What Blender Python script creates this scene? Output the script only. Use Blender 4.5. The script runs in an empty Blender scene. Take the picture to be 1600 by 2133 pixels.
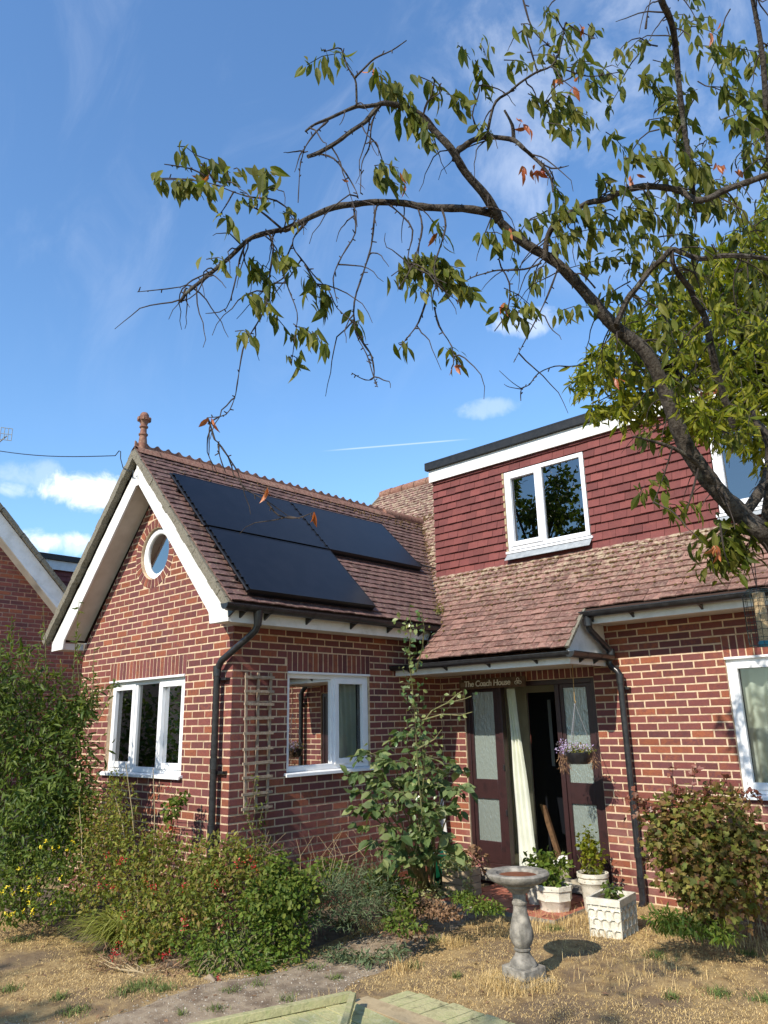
import bpy, bmesh, math, random
import numpy as np
from mathutils import Vector, Matrix
random.seed(7); rng = np.random.default_rng(11)
S = bpy.context.scene
COL = S.collection
R = math.radians
# ------------------------------------------------------------------ camera
F_PX, PITCH, ROLL, YAW = 1571.18, R(15.475), R(1.323), R(-42.74)
CAM = Vector((6.301, -4.552, 1.583))
fwd = Vector((math.sin(YAW)*math.cos(PITCH), math.cos(YAW)*math.cos(PITCH), math.sin(PITCH)))
rgt0 = Vector((math.cos(YAW), -math.sin(YAW), 0)); up0 = rgt0.cross(fwd)
cr, sr = math.cos(ROLL), math.sin(ROLL)
rgt = rgt0*cr - up0*sr; upv = rgt0*sr + up0*cr
cam = bpy.data.cameras.new('camera'); camo = bpy.data.objects.new('camera', cam); COL.objects.link(camo)
camo.matrix_world = Matrix(((rgt.x, upv.x, -fwd.x, CAM.x), (rgt.y, upv.y, -fwd.y, CAM.y), (rgt.z, upv.z, -fwd.z, CAM.z), (0, 0, 0, 1)))
cam.sensor_fit = 'VERTICAL'; cam.sensor_height = 36; cam.sensor_width = 27
cam.lens = F_PX/2133*36; cam.clip_end = 500; cam.clip_start = .05
S.camera = camo
S.render.resolution_x = 768; S.render.resolution_y = 1024
# ------------------------------------------------------------------ light
SUNV = Vector((.13, -1, .78)).normalized()
SUN_EL = math.asin(SUNV.z); SUN_AZ = math.atan2(SUNV.x, SUNV.y)
sun = bpy.data.lights.new('sun', 'SUN'); sun.energy = 5.0; sun.angle = R(.53); sun.color = (1, .92, .80)
suno = bpy.data.objects.new('sun', sun); COL.objects.link(suno)
suno.rotation_euler = (-SUNV).to_track_quat('-Z', 'Y').to_euler()
S.view_settings.view_transform = 'Standard'; S.view_settings.look = 'None'; S.view_settings.exposure = 0.36
W = bpy.data.worlds.new('World'); S.world = W; W.use_nodes = True
nt = W.node_tree; N = nt.nodes; LK = nt.links.new
for n in list(N): N.remove(n)
out = N.new('ShaderNodeOutputWorld'); bg = N.new('ShaderNodeBackground'); bg.inputs[1].default_value = .145
sky = N.new('ShaderNodeTexSky'); sky.sky_type = 'NISHITA'; sky.sun_disc = False
sky.sun_elevation = SUN_EL; sky.sun_rotation = SUN_AZ
sky.altitude = 0; sky.air_density = 1.3; sky.dust_density = .3; sky.ozone_density = 3.5
def _m(tree, op, a, b=None, c=None, clamp=False):
    n = tree.nodes.new('ShaderNodeMath'); n.operation = op; n.use_clamp = clamp
    for i, v in enumerate((a, b, c)):
        if v is None: continue
        if isinstance(v, (int, float)): n.inputs[i].default_value = v
        else: tree.links.new(v, n.inputs[i])
    return n.outputs[0]
def pxdir(px, py):
    u = (px-800)/F_PX; v = -(py-1066.5)/F_PX
    return (fwd + u*rgt + v*upv).normalized()
tc = N.new('ShaderNodeTexCoord'); DIR = tc.outputs['Generated']
def vdot(v):
    n = N.new('ShaderNodeVectorMath'); n.operation = 'DOT_PRODUCT'; LK(DIR, n.inputs[0]); n.inputs[1].default_value = v; return n.outputs['Value']
def noise(tree, vec, sc, det=5, rough=.55, dist=0):
    n = tree.nodes.new('ShaderNodeTexNoise'); n.inputs['Scale'].default_value = sc; n.inputs['Detail'].default_value = det
    n.inputs['Roughness'].default_value = rough; n.inputs['Distortion'].default_value = dist
    if vec is not None: tree.links.new(vec, n.inputs['Vector'])
    return n.outputs['Fac']
def sstep(tree, x, a, b):
    n = tree.nodes.new('ShaderNodeMapRange'); n.interpolation_type = 'SMOOTHSTEP'; tree.links.new(x, n.inputs[0])
    n.inputs[1].default_value = a; n.inputs[2].default_value = b; return n.outputs[0]
cn = noise(nt, DIR, 26, 8, .6, .35)
cloud = None
# cumulus banks: direction, half width, half height (radians), strength
for (px, py, wx, wy, st) in [(190, 1022, .062, .026, 1.), (28, 1020, .024, .012, .4), (95, 1125, .05, .016, .8), (160, 1135, .03, .014, .5), (1090, 672, .045, .02, .4), (1015, 852, .05, .014, .22), (60, 990, .06, .02, .22)]:
    d = pxdir(px, py); hx = Vector((0, 0, 1)).cross(d).normalized(); hy = d.cross(hx)
    a = _m(nt, 'DIVIDE', vdot(hx), wx); b = _m(nt, 'DIVIDE', vdot(hy), wy)
    r2 = _m(nt, 'ADD', _m(nt, 'MULTIPLY', a, a), _m(nt, 'MULTIPLY', b, b))
    front = _m(nt, 'GREATER_THAN', vdot(d), .5)
    v = _m(nt, 'ADD', _m(nt, 'SUBTRACT', 1., r2), _m(nt, 'MULTIPLY', _m(nt, 'SUBTRACT', cn, .5), 3.4))
    v = _m(nt, 'MULTIPLY', _m(nt, 'MULTIPLY', sstep(nt, v, -.1, 1.1), st), front)
    cloud = v if cloud is None else _m(nt, 'MAXIMUM', cloud, v)
# thin cirrus veils high up
mp = N.new('ShaderNodeMapping'); LK(DIR, mp.inputs[0]); mp.inputs['Rotation'].default_value = (.3, .5, .9); mp.inputs['Scale'].default_value = (1.2, 5, 2.2)
ci = noise(nt, mp.outputs[0], 1.9, 7, .6, .8)
ci = sstep(nt, ci, .47, .78)
zc = N.new('ShaderNodeSeparateXYZ'); LK(DIR, zc.inputs[0])
ci = _m(nt, 'MULTIPLY', ci, sstep(nt, zc.outputs[2], .3, .62)); ci = _m(nt, 'MULTIPLY', ci, .11)
d = pxdir(1240, 150); ci2 = _m(nt, 'MULTIPLY', sstep(nt, vdot(d), .965, .998), sstep(nt, noise(nt, DIR, 9, 8, .62, .5), .38, .75)); ci2 = _m(nt, 'MULTIPLY', ci2, .32)
# contrail
d0, d1 = pxdir(668, 940), pxdir(985, 914); nn = d0.cross(d1).normalized(); dm = (d0+d1).normalized(); tt = (d1-d0).normalized()
lw = _m(nt, 'SUBTRACT', 1., _m(nt, 'DIVIDE', _m(nt, 'ABSOLUTE', vdot(nn)), .0014), clamp=True)
le = sstep(nt, _m(nt, 'ABSOLUTE', vdot(tt)), .105, .05)
ct = _m(nt, 'MULTIPLY', _m(nt, 'MULTIPLY', lw, le), _m(nt, 'MULTIPLY', _m(nt, 'GREATER_THAN', vdot(dm), .5), .35))
cloud = _m(nt, 'ADD', _m(nt, 'MAXIMUM', cloud, _m(nt, 'MAXIMUM', ci, ci2)), ct, clamp=True)
tint = N.new('ShaderNodeMix'); tint.data_type = 'RGBA'; tint.blend_type = 'MULTIPLY'; tint.inputs[0].default_value = 1
LK(sky.outputs[0], tint.inputs[6]); tint.inputs[7].default_value = (.84, 1.06, 1.25, 1)
mx = N.new('ShaderNodeMix'); mx.data_type = 'RGBA'; LK(cloud, mx.inputs[0]); LK(tint.outputs[2], mx.inputs[6]); mx.inputs[7].default_value = (7.6, 7.9, 8.4, 1)
LK(mx.outputs[2], bg.inputs[0]); LK(bg.outputs[0], out.inputs[0])

# ------------------------------------------------------------------ helpers
def P3(px, py, depth):
    u = (px-800)/F_PX; v = -(py-1066.5)/F_PX
    return CAM + (fwd + u*rgt + v*upv)*depth
def PZ(px, py, z=-.25):
    d = fwd + (px-800)/F_PX*rgt - (py-1066.5)/F_PX*upv
    return CAM + d*((z-CAM.z)/d.z)
G = -.25
def tag(o, label=None, cat=None, group=None, kind=None):
    if label: o['label'] = label
    if cat: o['category'] = cat
    if group: o['group'] = group
    if kind: o['kind'] = kind
    return o
def thing(name, label, cat, loc=(0, 0, 0), group=None, rz=0):
    o = bpy.data.objects.new(name, None); COL.objects.link(o); o.location = loc; o.rotation_euler = (0, 0, rz); o.empty_display_size = .1
    return tag(o, label, cat, group)
def put(o, parent=None, local=False):
    COL.objects.link(o)
    if parent is not None:
        o.parent = parent
        if not local:
            q = parent
            if q.type == 'EMPTY':
                m = Matrix.Translation(q.location) @ q.rotation_euler.to_matrix().to_4x4()
                o.matrix_parent_inverse = m.inverted()
    return o
class MB:
    def __init__(s): s.v = []; s.f = []; s.sm = []
    def add(s, vs, fs, smooth=False):
        b = len(s.v); s.v += [tuple(x) for x in vs]; s.f += [tuple(i+b for i in f) for f in fs]; s.sm += [smooth]*len(fs); return s
    def box(s, lo, hi):
        x0, y0, z0 = lo; x1, y1, z1 = hi
        return s.add([(x0,y0,z0),(x1,y0,z0),(x1,y1,z0),(x0,y1,z0),(x0,y0,z1),(x1,y0,z1),(x1,y1,z1),(x0,y1,z1)],
              [(3,2,1,0),(4,5,6,7),(0,1,5,4),(1,2,6,5),(2,3,7,6),(3,0,4,7)])
    def obox(s, c, ax, ay, az, hx, hy, hz):
        c = Vector(c); ax = Vector(ax); ay = Vector(ay); az = Vector(az); vs = []
        for k in (-1, 1):
            for (i, j) in ((-1,-1),(1,-1),(1,1),(-1,1)): vs.append(c+ax*hx*i+ay*hy*j+az*hz*k)
        return s.add(vs, [(3,2,1,0),(4,5,6,7),(0,1,5,4),(1,2,6,5),(2,3,7,6),(3,0,4,7)])
    def beam(s, p0, p1, w, h, up=(0, 0, 1)):
        p0 = Vector(p0); p1 = Vector(p1); d = (p1-p0); L = d.length; d.normalize()
        sx = d.cross(Vector(up)).normalized(); sz = sx.cross(d).normalized()
        return s.obox((p0+p1)/2, d, sx, sz, L/2, w/2, h/2)
    def tube(s, pts, rad, n=8, cap=True, jit=0):
        pts = [Vector(p) for p in pts]
        if isinstance(rad, (int, float)): rad = [rad]*len(pts)
        vs = []; m = len(pts); ref = None
        for i, p in enumerate(pts):
            d = (pts[min(i+1, m-1)]-pts[max(i-1, 0)]).normalized()
            if ref is None:
                ref = d.orthogonal().normalized()
            ref = (ref - d*ref.dot(d)); ref = ref.normalized() if ref.length > 1e-6 else d.orthogonal().normalized()
            b = d.cross(ref)
            for k in range(n):
                a = 2*math.pi*k/n; r = rad[i]*(1+(random.uniform(-jit, jit) if jit else 0))
                vs.append(p + (ref*math.cos(a)+b*math.sin(a))*r)
        fs = [(i*n+k, i*n+(k+1) % n, (i+1)*n+(k+1) % n, (i+1)*n+k) for i in range(m-1) for k in range(n)]
        if cap: fs += [tuple(range(n-1, -1, -1)), tuple((m-1)*n+k for k in range(n))]
        return s.add(vs, fs, True)
    def lathe(s, c, prof, n=32, cap=True, sq=None):
        c = Vector(c); vs = []
        for (r, z) in prof:
            for k in range(n):
                a = 2*math.pi*k/n; vs.append(c+Vector((r*math.cos(a), r*math.sin(a), z)))
        m = len(prof)
        fs = [(i*n+k, i*n+(k+1) % n, (i+1)*n+(k+1) % n, (i+1)*n+k) for i in range(m-1) for k in range(n)]
        if cap: fs += [tuple(range(n-1, -1, -1)), tuple((m-1)*n+k for k in range(n))]
        return s.add(vs, fs, True)
    def prism(s, poly, off):
        off = Vector(off); n = len(poly); vs = [Vector(p) for p in poly]+[Vector(p)+off for p in poly]
        fs = [tuple(range(n)), tuple(range(2*n-1, n-1, -1))]+[(i, i+n, (i+1) % n+n, (i+1) % n) for i in range(n)]
        return s.add(vs, fs)
    def build(s, name, mat, parent=None, local=False, bevel=0):
        me = bpy.data.meshes.new(name); me.from_pydata([tuple(v) for v in s.v], [], s.f); me.update()
        me.polygons.foreach_set('use_smooth', s.sm)
        bm = bmesh.new(); bm.from_mesh(me); bmesh.ops.recalc_face_normals(bm, faces=bm.faces); bm.to_mesh(me); bm.free()
        if mat: me.materials.append(mat)
        try: me.set_sharp_from_angle(angle=R(40))
        except Exception: pass
        o = bpy.data.objects.new(name, me); put(o, parent, local)
        if bevel:
            b = o.modifiers.new('bevel', 'BEVEL'); b.width = bevel; b.segments = 2; b.limit_method = 'ANGLE'
        return o
def npmesh(name, V, Fc, mat, parent=None, smooth=False):
    V = np.ascontiguousarray(V, dtype=np.float32); Fc = np.ascontiguousarray(Fc, dtype=np.int32); k = Fc.shape[1]
    me = bpy.data.meshes.new(name); me.vertices.add(len(V)); me.vertices.foreach_set('co', V.ravel())
    me.loops.add(Fc.size); me.loops.foreach_set('vertex_index', Fc.ravel())
    me.polygons.add(len(Fc)); me.polygons.foreach_set('loop_start', np.arange(0, Fc.size, k, dtype=np.int32))
    me.polygons.foreach_set('use_smooth', np.full(len(Fc), smooth))
    me.update(calc_edges=True); me.validate()
    me.materials.append(mat); o = bpy.data.objects.new(name, me); put(o, parent); return o

# ------------------------------------------------------------------ materials
def M(name, cols, rough=.7, sc=8, det=6, island=0., bump=0., bsc=60, spec=.35, metal=0., trans=0., bright=.0, dist=0, overlay=None):
    m = bpy.data.materials.new(name); m.use_nodes = True; t = m.node_tree; nn = t.nodes
    p = nn['Principled BSDF']; p.inputs['Roughness'].default_value = rough; p.inputs['Metallic'].default_value = metal
    p.inputs['Specular IOR Level'].default_value = spec
    geo = nn.new('ShaderNodeNewGeometry'); pos = geo.outputs['Position']
    cur = None
    if len(cols) == 1 and not overlay: p.inputs['Base Color'].default_value = (*cols[0], 1)
    if len(cols) > 1 or overlay:
        f = noise(t, pos, sc, det, .6, dist)
        f = sstep(t, f, .28, .72)
        if island:
            f = _m(t, 'ADD', _m(t, 'MULTIPLY', f, 1-island), _m(t, 'MULTIPLY', geo.outputs['Random Per Island'], island))
        r = nn.new('ShaderNodeValToRGB'); e = r.color_ramp.elements
        k = max(2, len(cols))
        while len(e) < k: e.new(.5)
        for i in range(k):
            e[i].position = i/(k-1); e[i].color = (*cols[min(i, len(cols)-1)], 1)
        t.links.new(f, r.inputs[0]); cur = r.outputs[0]
        if bright:   # extra per island brightness
            wn = nn.new('ShaderNodeTexWhiteNoise'); wn.noise_dimensions = '1D'; t.links.new(geo.outputs['Random Per Island'], wn.inputs['W'])
            g = _m(t, 'ADD', _m(t, 'MULTIPLY', wn.outputs['Value'], 2*bright), 1-bright)
            q = nn.new('ShaderNodeVectorMath'); q.operation = 'SCALE'; t.links.new(cur, q.inputs[0]); t.links.new(g, q.inputs['Scale']); cur = q.outputs[0]
        for ov in (overlay or []):   # (color, noise scale, lo, hi, zfade(lo,hi) or None, amount)
            c, s2, lo, hi, zf, amt = ov
            g = sstep(t, noise(t, pos, s2, 7, .62, .3), lo, hi)
            if zf:
                sx = nn.new('ShaderNodeSeparateXYZ'); t.links.new(pos, sx.inputs[0]); g = _m(t, 'MULTIPLY', g, sstep(t, sx.outputs[2], zf[0], zf[1]))
            g = _m(t, 'MULTIPLY', g, amt)
            q = nn.new('ShaderNodeMix'); q.data_type = 'RGBA'; t.links.new(g, q.inputs[0]); t.links.new(cur, q.inputs[6]); q.inputs[7].default_value = (*c, 1); cur = q.outputs[2]
        t.links.new(cur, p.inputs['Base Color'])
    if bump:
        b = nn.new('ShaderNodeBump'); b.inputs['Strength'].default_value = bump; b.inputs['Distance'].default_value = .01
        t.links.new(noise(t, pos, bsc, 5, .65), b.inputs['Height']); t.links.new(b.outputs[0], p.inputs['Normal'])
    if trans:
        tr = nn.new('ShaderNodeBsdfTranslucent'); ms = nn.new('ShaderNodeMixShader'); ms.inputs[0].default_value = trans
        if cur is not None:
            q = nn.new('ShaderNodeMix'); q.data_type = 'RGBA'; q.blend_type = 'MULTIPLY'; q.inputs[0].default_value = 1
            t.links.new(cur, q.inputs[6]); q.inputs[7].default_value = (1.7, 1.7, .8, 1); t.links.new(q.outputs[2], tr.inputs[0])
        else: tr.inputs[0].default_value = (*cols[0], 1)
        t.links.new(p.outputs[0], ms.inputs[1]); t.links.new(tr.outputs[0], ms.inputs[2]); t.links.new(ms.outputs[0], nn['Material Output'].inputs[0])
    return m
def glass_mat(name, tint, base, k, rough=0., bumpsc=0, bump=0., diffuse=None):
    m = bpy.data.materials.new(name); m.use_nodes = True; t = m.node_tree; nn = t.nodes
    for n in list(nn):
        if n.type != 'OUTPUT_MATERIAL': nn.remove(n)
    tr = nn.new('ShaderNodeBsdfTransparent'); tr.inputs[0].default_value = (*tint, 1)
    gl = nn.new('ShaderNodeBsdfGlossy'); gl.inputs['Roughness'].default_value = rough
    fr = nn.new('ShaderNodeFresnel'); fr.inputs[0].default_value = 1.5
    f = _m(t, 'ADD', _m(t, 'MULTIPLY', fr.outputs[0], k), base, clamp=True)
    if bump:
        geo = nn.new('ShaderNodeNewGeometry'); mpn = nn.new('ShaderNodeMapping'); mpn.inputs['Scale'].default_value = (1, 1, .35); t.links.new(geo.outputs['Position'], mpn.inputs[0])
        b = nn.new('ShaderNodeBump'); b.inputs['Strength'].default_value = bump; b.inputs['Distance'].default_value = .01
        t.links.new(noise(t, mpn.outputs[0], bumpsc, 4), b.inputs['Height']); t.links.new(b.outputs[0], gl.inputs['Normal'])
    base_sh = tr.outputs[0]
    if diffuse:
        df = nn.new('ShaderNodeBsdfDiffuse'); df.inputs[0].default_value = (*diffuse[:3], 1)
        if bump: t.links.new(b.outputs[0], df.inputs['Normal'])
        m2 = nn.new('ShaderNodeMixShader'); m2.inputs[0].default_value = diffuse[3]; t.links.new(tr.outputs[0], m2.inputs[1]); t.links.new(df.outputs[0], m2.inputs[2]); base_sh = m2.outputs[0]
    ms = nn.new('ShaderNodeMixShader'); t.links.new(f, ms.inputs[0]); t.links.new(base_sh, ms.inputs[1]); t.links.new(gl.outputs[0], ms.inputs[2])
    t.links.new(ms.outputs[0], nn['Material Output'].inputs[0]); return m
BRC = [(.105,.042,.044), (.15,.050,.048), (.19,.058,.048), (.155,.05,.05), (.22,.066,.047), (.13,.046,.048), (.285,.09,.044), (.185,.057,.048)]
m_brick = M('brick', BRC, .85, 25, 5, .88, bump=.9, bsc=110, bright=.16, overlay=[((.34,.18,.145), 2.2, .46, .66, (1.0, .1), .55), ((.10,.03,.03), 60, .5, .75, None, .4), ((.36,.13,.05), 2.7, .58, .74, None, .4), ((.06,.028,.025), 1.3, .55, .75, None, .35)])
m_mortar = M('mortar', [(.46,.33,.21), (.60,.45,.30), (.67,.51,.35)], .95, 14, 8, bump=.6, bsc=200, overlay=[((.26,.19,.13), 1.5, .5, .72, None, .5), ((.2,.13,.09), 9, .58, .72, None, .5)])
m_brick2 = M('brick_neighbour', BRC, .9, 25, 3, .9, bright=.12)
m_mortar2 = M('mortar_neighbour', [(.36,.23,.16), (.46,.30,.2)], .95, 14, 8)
m_tile = M('clay_tile', [(.065,.038,.034), (.125,.070,.060), (.175,.095,.080), (.11,.062,.056), (.22,.135,.112)], .88, 16, 6, .62, bump=.8, bsc=70, bright=.2,
           overlay=[((.36,.29,.20), 22, .55, .68, None, .55), ((.055,.036,.028), 26, .54, .66, None, .65)])
m_tile_pale = M('lichened_clay_tile', [(.075,.040,.033), (.18,.088,.070), (.245,.135,.105), (.13,.066,.054), (.31,.20,.155)], .9, 9, 7, .5, bump=.8, bsc=70, bright=.25,
           overlay=[((.46,.38,.25), 15, .47, .62, (2.75, 3.6), .85), ((.36,.27,.20), 34, .52, .64, None, .4), ((.05,.032,.020), 26, .56, .64, None, .7)])
m_hung = M('hung_tile', [(.115,.034,.031), (.15,.043,.038), (.18,.053,.044)], .8, 12, 6, .5, bump=.4, bsc=90, bright=.16, overlay=[((.5,.33,.26), 45, .68, .74, (4.3, 3.4), .8), ((.09,.03,.03), 6, .5, .7, (4.2, 3.5), .5)])
m_ridge = M('terracotta', [(.16,.075,.052), (.24,.115,.08), (.32,.21,.14)], .88, 30, 6, .25, bump=.6, overlay=[((.10,.06,.035), 14, .5, .68, None, .7)])
m_moss = M('moss', [(.045,.026,.012), (.10,.055,.02), (.12,.085,.03)], 1, 40, 4, .6)
m_verge = M('verge_mortar', [(.13,.115,.085), (.22,.20,.155), (.10,.09,.06)], .95, 30, 7, bump=1, bsc=90)
m_white = M('white_plastic', [(.74,.75,.76), (.82,.82,.82)], .35, 4, 4)
m_board = M('white_painted_board', [(.60,.60,.57), (.70,.70,.68), (.72,.72,.70)], .5, 5, 7, overlay=[((.38,.37,.30), 9, .56, .8, None, .45)])
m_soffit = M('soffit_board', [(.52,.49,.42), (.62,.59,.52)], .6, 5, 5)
m_black = M('black_plastic', [(.012,.012,.014), (.028,.028,.03)], .28, 20, 4, spec=.5, overlay=[((.10,.09,.08), 30, .62, .8, None, .4)])
m_lead = M('lead', [(.22,.24,.25), (.33,.35,.36)], .5, 12, 5)
m_felt = M('roofing_felt', [(.008,.009,.010), (.018,.018,.018)], .45, 20, 4)
m_deck = M('roof_deck', [(.05,.03,.025)], .95)
m_glass = glass_mat('window_glass', (.80,.86,.82), .05, 1.6)
m_glass_dk = glass_mat('gable_window_glass', (.30,.36,.31), .10, 2.4)
m_glass_up = glass_mat('dormer_glass', (.55,.6,.6), .12, 2.4)
m_frost = glass_mat('obscured_glass', (.4,.45,.42), .12, 1.8, .18, 55, 1.0, (.34,.40,.36,.62))
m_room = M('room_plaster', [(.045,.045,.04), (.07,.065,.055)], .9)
m_hall = M('hall_plaster', [(.36,.33,.27), (.42,.39,.32)], .85)
m_floorin = M('hall_floor', [(.34,.30,.22), (.45,.40,.30)], .8, 6)
m_dark = M('dark_door', [(.008,.009,.012)], .25)
m_curtain = M('curtain_cloth', [(.70,.72,.68), (.80,.81,.77)], .9, 5, trans=.3)
m_mahog = M('mahogany_stain', [(.019,.0085,.009), (.036,.014,.014), (.026,.011,.011)], .42, 9, 6, spec=.5)
m_trel = M('weathered_wood', [(.20,.145,.10), (.30,.23,.165), (.36,.30,.23)], .85, 22, 7, .3, bump=.5, bsc=120)
m_signw = M('sign_wood', [(.06,.032,.016), (.13,.07,.035)], .6, 25, 6)
m_signl = M('sign_lettering', [(.62,.57,.46), (.7,.66,.56)], .6, 40)
m_panel = M('solar_cell_glass', [(.004,.0045,.008), (.007,.0075,.012)], .28, 6, 3, spec=.22)
m_panelf = M('solar_frame', [(.006,.006,.007)], .35)
m_conc = M('cast_stone', [(.13,.12,.10), (.23,.21,.175), (.33,.30,.25)], .9, 18, 8, bump=.7, bsc=140, overlay=[((.10,.095,.08), 30, .56, .7, None, .55), ((.55,.50,.40), 9, .55, .72, None, .4)])
m_concw = M('whitewashed_stone', [(.50,.47,.38), (.62,.58,.48), (.68,.65,.55)], .9, 14, 7, bump=.5, bsc=120, overlay=[((.12,.10,.075), 40, .60, .68, None, .75), ((.30,.23,.15), 8, .58, .75, None, .5)])
m_rust = M('bath_silt', [(.12,.035,.015), (.2,.07,.03)], .5, 12)
m_green = M('green_glazed_pot', [(.003,.045,.022), (.006,.075,.035)], .12, 5, spec=.7)
m_quarry = M('quarry_tile', [(.22,.07,.045), (.34,.11,.07), (.42,.17,.11)], .7, 10, 5, .7, bright=.12, overlay=[((.4,.3,.2), 12, .6, .75, None, .4)])
m_wickr = M('wooden_tub', [(.30,.22,.14), (.42,.33,.22)], .85, 12, 5, .5)
m_soil = M('soil', [(.05,.032,.02), (.10,.07,.045)], 1, 30, 6, bump=.8)
m_timber = M('green_treated_timber', [(.25,.24,.115), (.42,.38,.20), (.33,.33,.15), (.47,.44,.27)], .8, 7, 8, .45, bump=.6, bsc=45, bright=.12, dist=2.5, overlay=[((.13,.12,.06), 9, .56, .70, None, .6), ((.10,.07,.04), 35, .64, .70, None, .6)])
m_timber2 = M('brown_treated_timber', [(.26,.195,.11), (.40,.31,.18), (.33,.25,.14)], .75, 9, 7, .5, bump=.3, bright=.1, dist=1.5)
m_bark = M('cherry_bark', [(.016,.012,.009), (.036,.028,.021), (.085,.072,.058), (.026,.02,.015)], .9, 40, 7, bump=1, bsc=90, overlay=[((.26,.27,.20), 12, .6, .72, None, .5)])
m_twig = M('twig_bark', [(.022,.016,.013), (.06,.045,.036)], .85, 30)
m_stem = M('green_stem', [(.10,.12,.04), (.2,.17,.08)], .8, 30)
m_dryst = M('dry_stem', [(.30,.22,.12), (.42,.33,.19)], .9, 30, 4, .5)
def leafm(name, cols, trans=.35, rough=.45, bright=.25, spec=.5): return M(name, cols, rough, 5, 3, .8, trans=trans, bright=bright, spec=spec)
m_cherry = leafm('cherry_leaf', [(.035,.055,.006), (.075,.095,.010), (.12,.13,.015), (.17,.165,.035), (.06,.085,.010), (.20,.17,.035)], .42, .55, spec=.22)
m_orange = leafm('autumn_leaf', [(.30,.06,.015), (.42,.14,.04), (.36,.10,.05)], .3)
m_lime = leafm('yellow_green_leaf', [(.045,.07,.006), (.10,.13,.010), (.18,.20,.015), (.28,.27,.03), (.07,.10,.008)], .45, .55, spec=.2)
m_dkgrn = leafm('dark_green_leaf', [(.022,.045,.008), (.05,.088,.014), (.085,.125,.02), (.13,.17,.03), (.035,.065,.012)], .3, .5, spec=.28)
m_midgrn = leafm('mid_green_leaf', [(.045,.08,.013), (.085,.13,.02), (.14,.18,.03), (.18,.19,.045)], .35, .55, spec=.22)
m_olive = leafm('olive_leaf', [(.07,.10,.016), (.15,.18,.03), (.24,.25,.05), (.24,.16,.05), (.11,.16,.03), (.18,.20,.04)], .38, .55, spec=.2)
m_brightg = leafm('bright_green_leaf', [(.045,.09,.012), (.085,.14,.02), (.14,.19,.03), (.16,.17,.04)], .32, spec=.25)
m_grey = leafm('grey_green_leaf', [(.06,.09,.04), (.10,.135,.065), (.15,.18,.09)], .2, .6, spec=.2)
m_vib = leafm('viburnum_leaf', [(.08,.10,.02), (.14,.16,.03), (.20,.15,.045), (.18,.085,.04), (.27,.25,.06), (.11,.14,.03), (.14,.07,.045), (.19,.20,.04)], .35, .55, spec=.2)
m_vib_red = leafm('red_viburnum_leaf', [(.17,.05,.04), (.24,.09,.06), (.14,.08,.03)], .3)
m_peony = leafm('peony_leaf', [(.04,.075,.025), (.08,.125,.04), (.14,.18,.065), (.21,.23,.09)], .3, .5, spec=.3)
m_rose = leafm('rose_leaf', [(.05,.10,.03), (.09,.15,.045), (.22,.24,.08), (.13,.19,.09)], .25, .3)
m_varieg = leafm('variegated_leaf', [(.30,.30,.12), (.42,.42,.2), (.14,.19,.05), (.36,.32,.15)], .3)
m_dead = leafm('dead_leaf', [(.16,.08,.04), (.24,.14,.07), (.10,.05,.03)], .1, .8)
m_redfl = leafm('red_flower', [(.35,.01,.015), (.5,.03,.03)], .2)
m_yelfl = leafm('yellow_flower', [(.75,.55,.02), (.8,.65,.03)], .2, bright=.05)
m_purfl = leafm('purple_flower', [(.30,.10,.32), (.45,.35,.6), (.6,.6,.75), (.35,.15,.30)], .2, bright=.1)
m_pink = leafm('pink_stem', [(.5,.15,.16), (.6,.3,.25)], .1)
m_grass = M('dry_grass_blade', [(.30,.19,.07), (.48,.33,.13), (.62,.46,.22), (.42,.28,.10), (.24,.18,.06)], .8, 1.2, 5, .6, bright=.3)
m_grassg = M('green_grass_blade', [(.05,.09,.02), (.10,.14,.03), (.16,.17,.05)], .7, 2, 4, .7, bright=.2)
m_sedge = leafm('sedge_blade', [(.16,.19,.04), (.28,.30,.07), (.38,.37,.12)], .35, .5, bright=.15, spec=.2)

# ground: dry lawn / bare earth by its own patchiness
def ground_mat():
    m = M('dry_lawn',  [(.17,.11,.055), (.31,.205,.09), (.40,.28,.13), (.26,.17,.075)], 1, 7, 10, bump=1, bsc=120, overlay=[((.15,.105,.07), 1.6, .46, .62, None, .75), ((.10,.075,.05), 5, .58, .72, None, .6)])
    return m
m_ground = ground_mat()
m_path = M('trodden_path', [(.15,.105,.07), (.26,.195,.13), (.36,.28,.19), (.20,.145,.10)], 1, 5, 10, bump=.9, bsc=150, overlay=[((.42,.36,.28), 70, .62, .70, None, .6), ((.09,.07,.05), 2.5, .55, .7, None, .5)])
m_earth = M('bed_earth', [(.09,.065,.045), (.16,.12,.085)], 1, 12, 8, bump=1)

# ------------------------------------------------------------------ ground
def gz(x, y):
    return G + .012*math.sin(x*2.1+y*.7)+.010*math.sin(y*3.3-x*1.3)
def gzn(x, y): return G + .012*np.sin(x*2.1+y*.7)+.010*np.sin(y*3.3-x*1.3)
xs = np.concatenate([[-90, -40, -20, -12], np.linspace(-8, 8, 129), [12, 20, 40, 90]]); ys = np.concatenate([[-90, -40, -20, -12], np.linspace(-6, 6, 97), [12, 20, 40, 90]])
X, Y = np.meshgrid(xs, ys); Z = gzn(X, Y); far = (abs(X) > 8)|(abs(Y) > 6); Z[far] = G
Vg = np.stack([X, Y, Z], -1).reshape(-1, 3); nx = len(xs)
ii, jj = np.meshgrid(np.arange(nx-1), np.arange(len(ys)-1)); b = (jj*nx+ii).ravel()
tag(npmesh('ground', Vg, np.stack([b, b+1, b+nx+1, b+nx], 1), m_ground, None, True), kind='structure')
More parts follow.
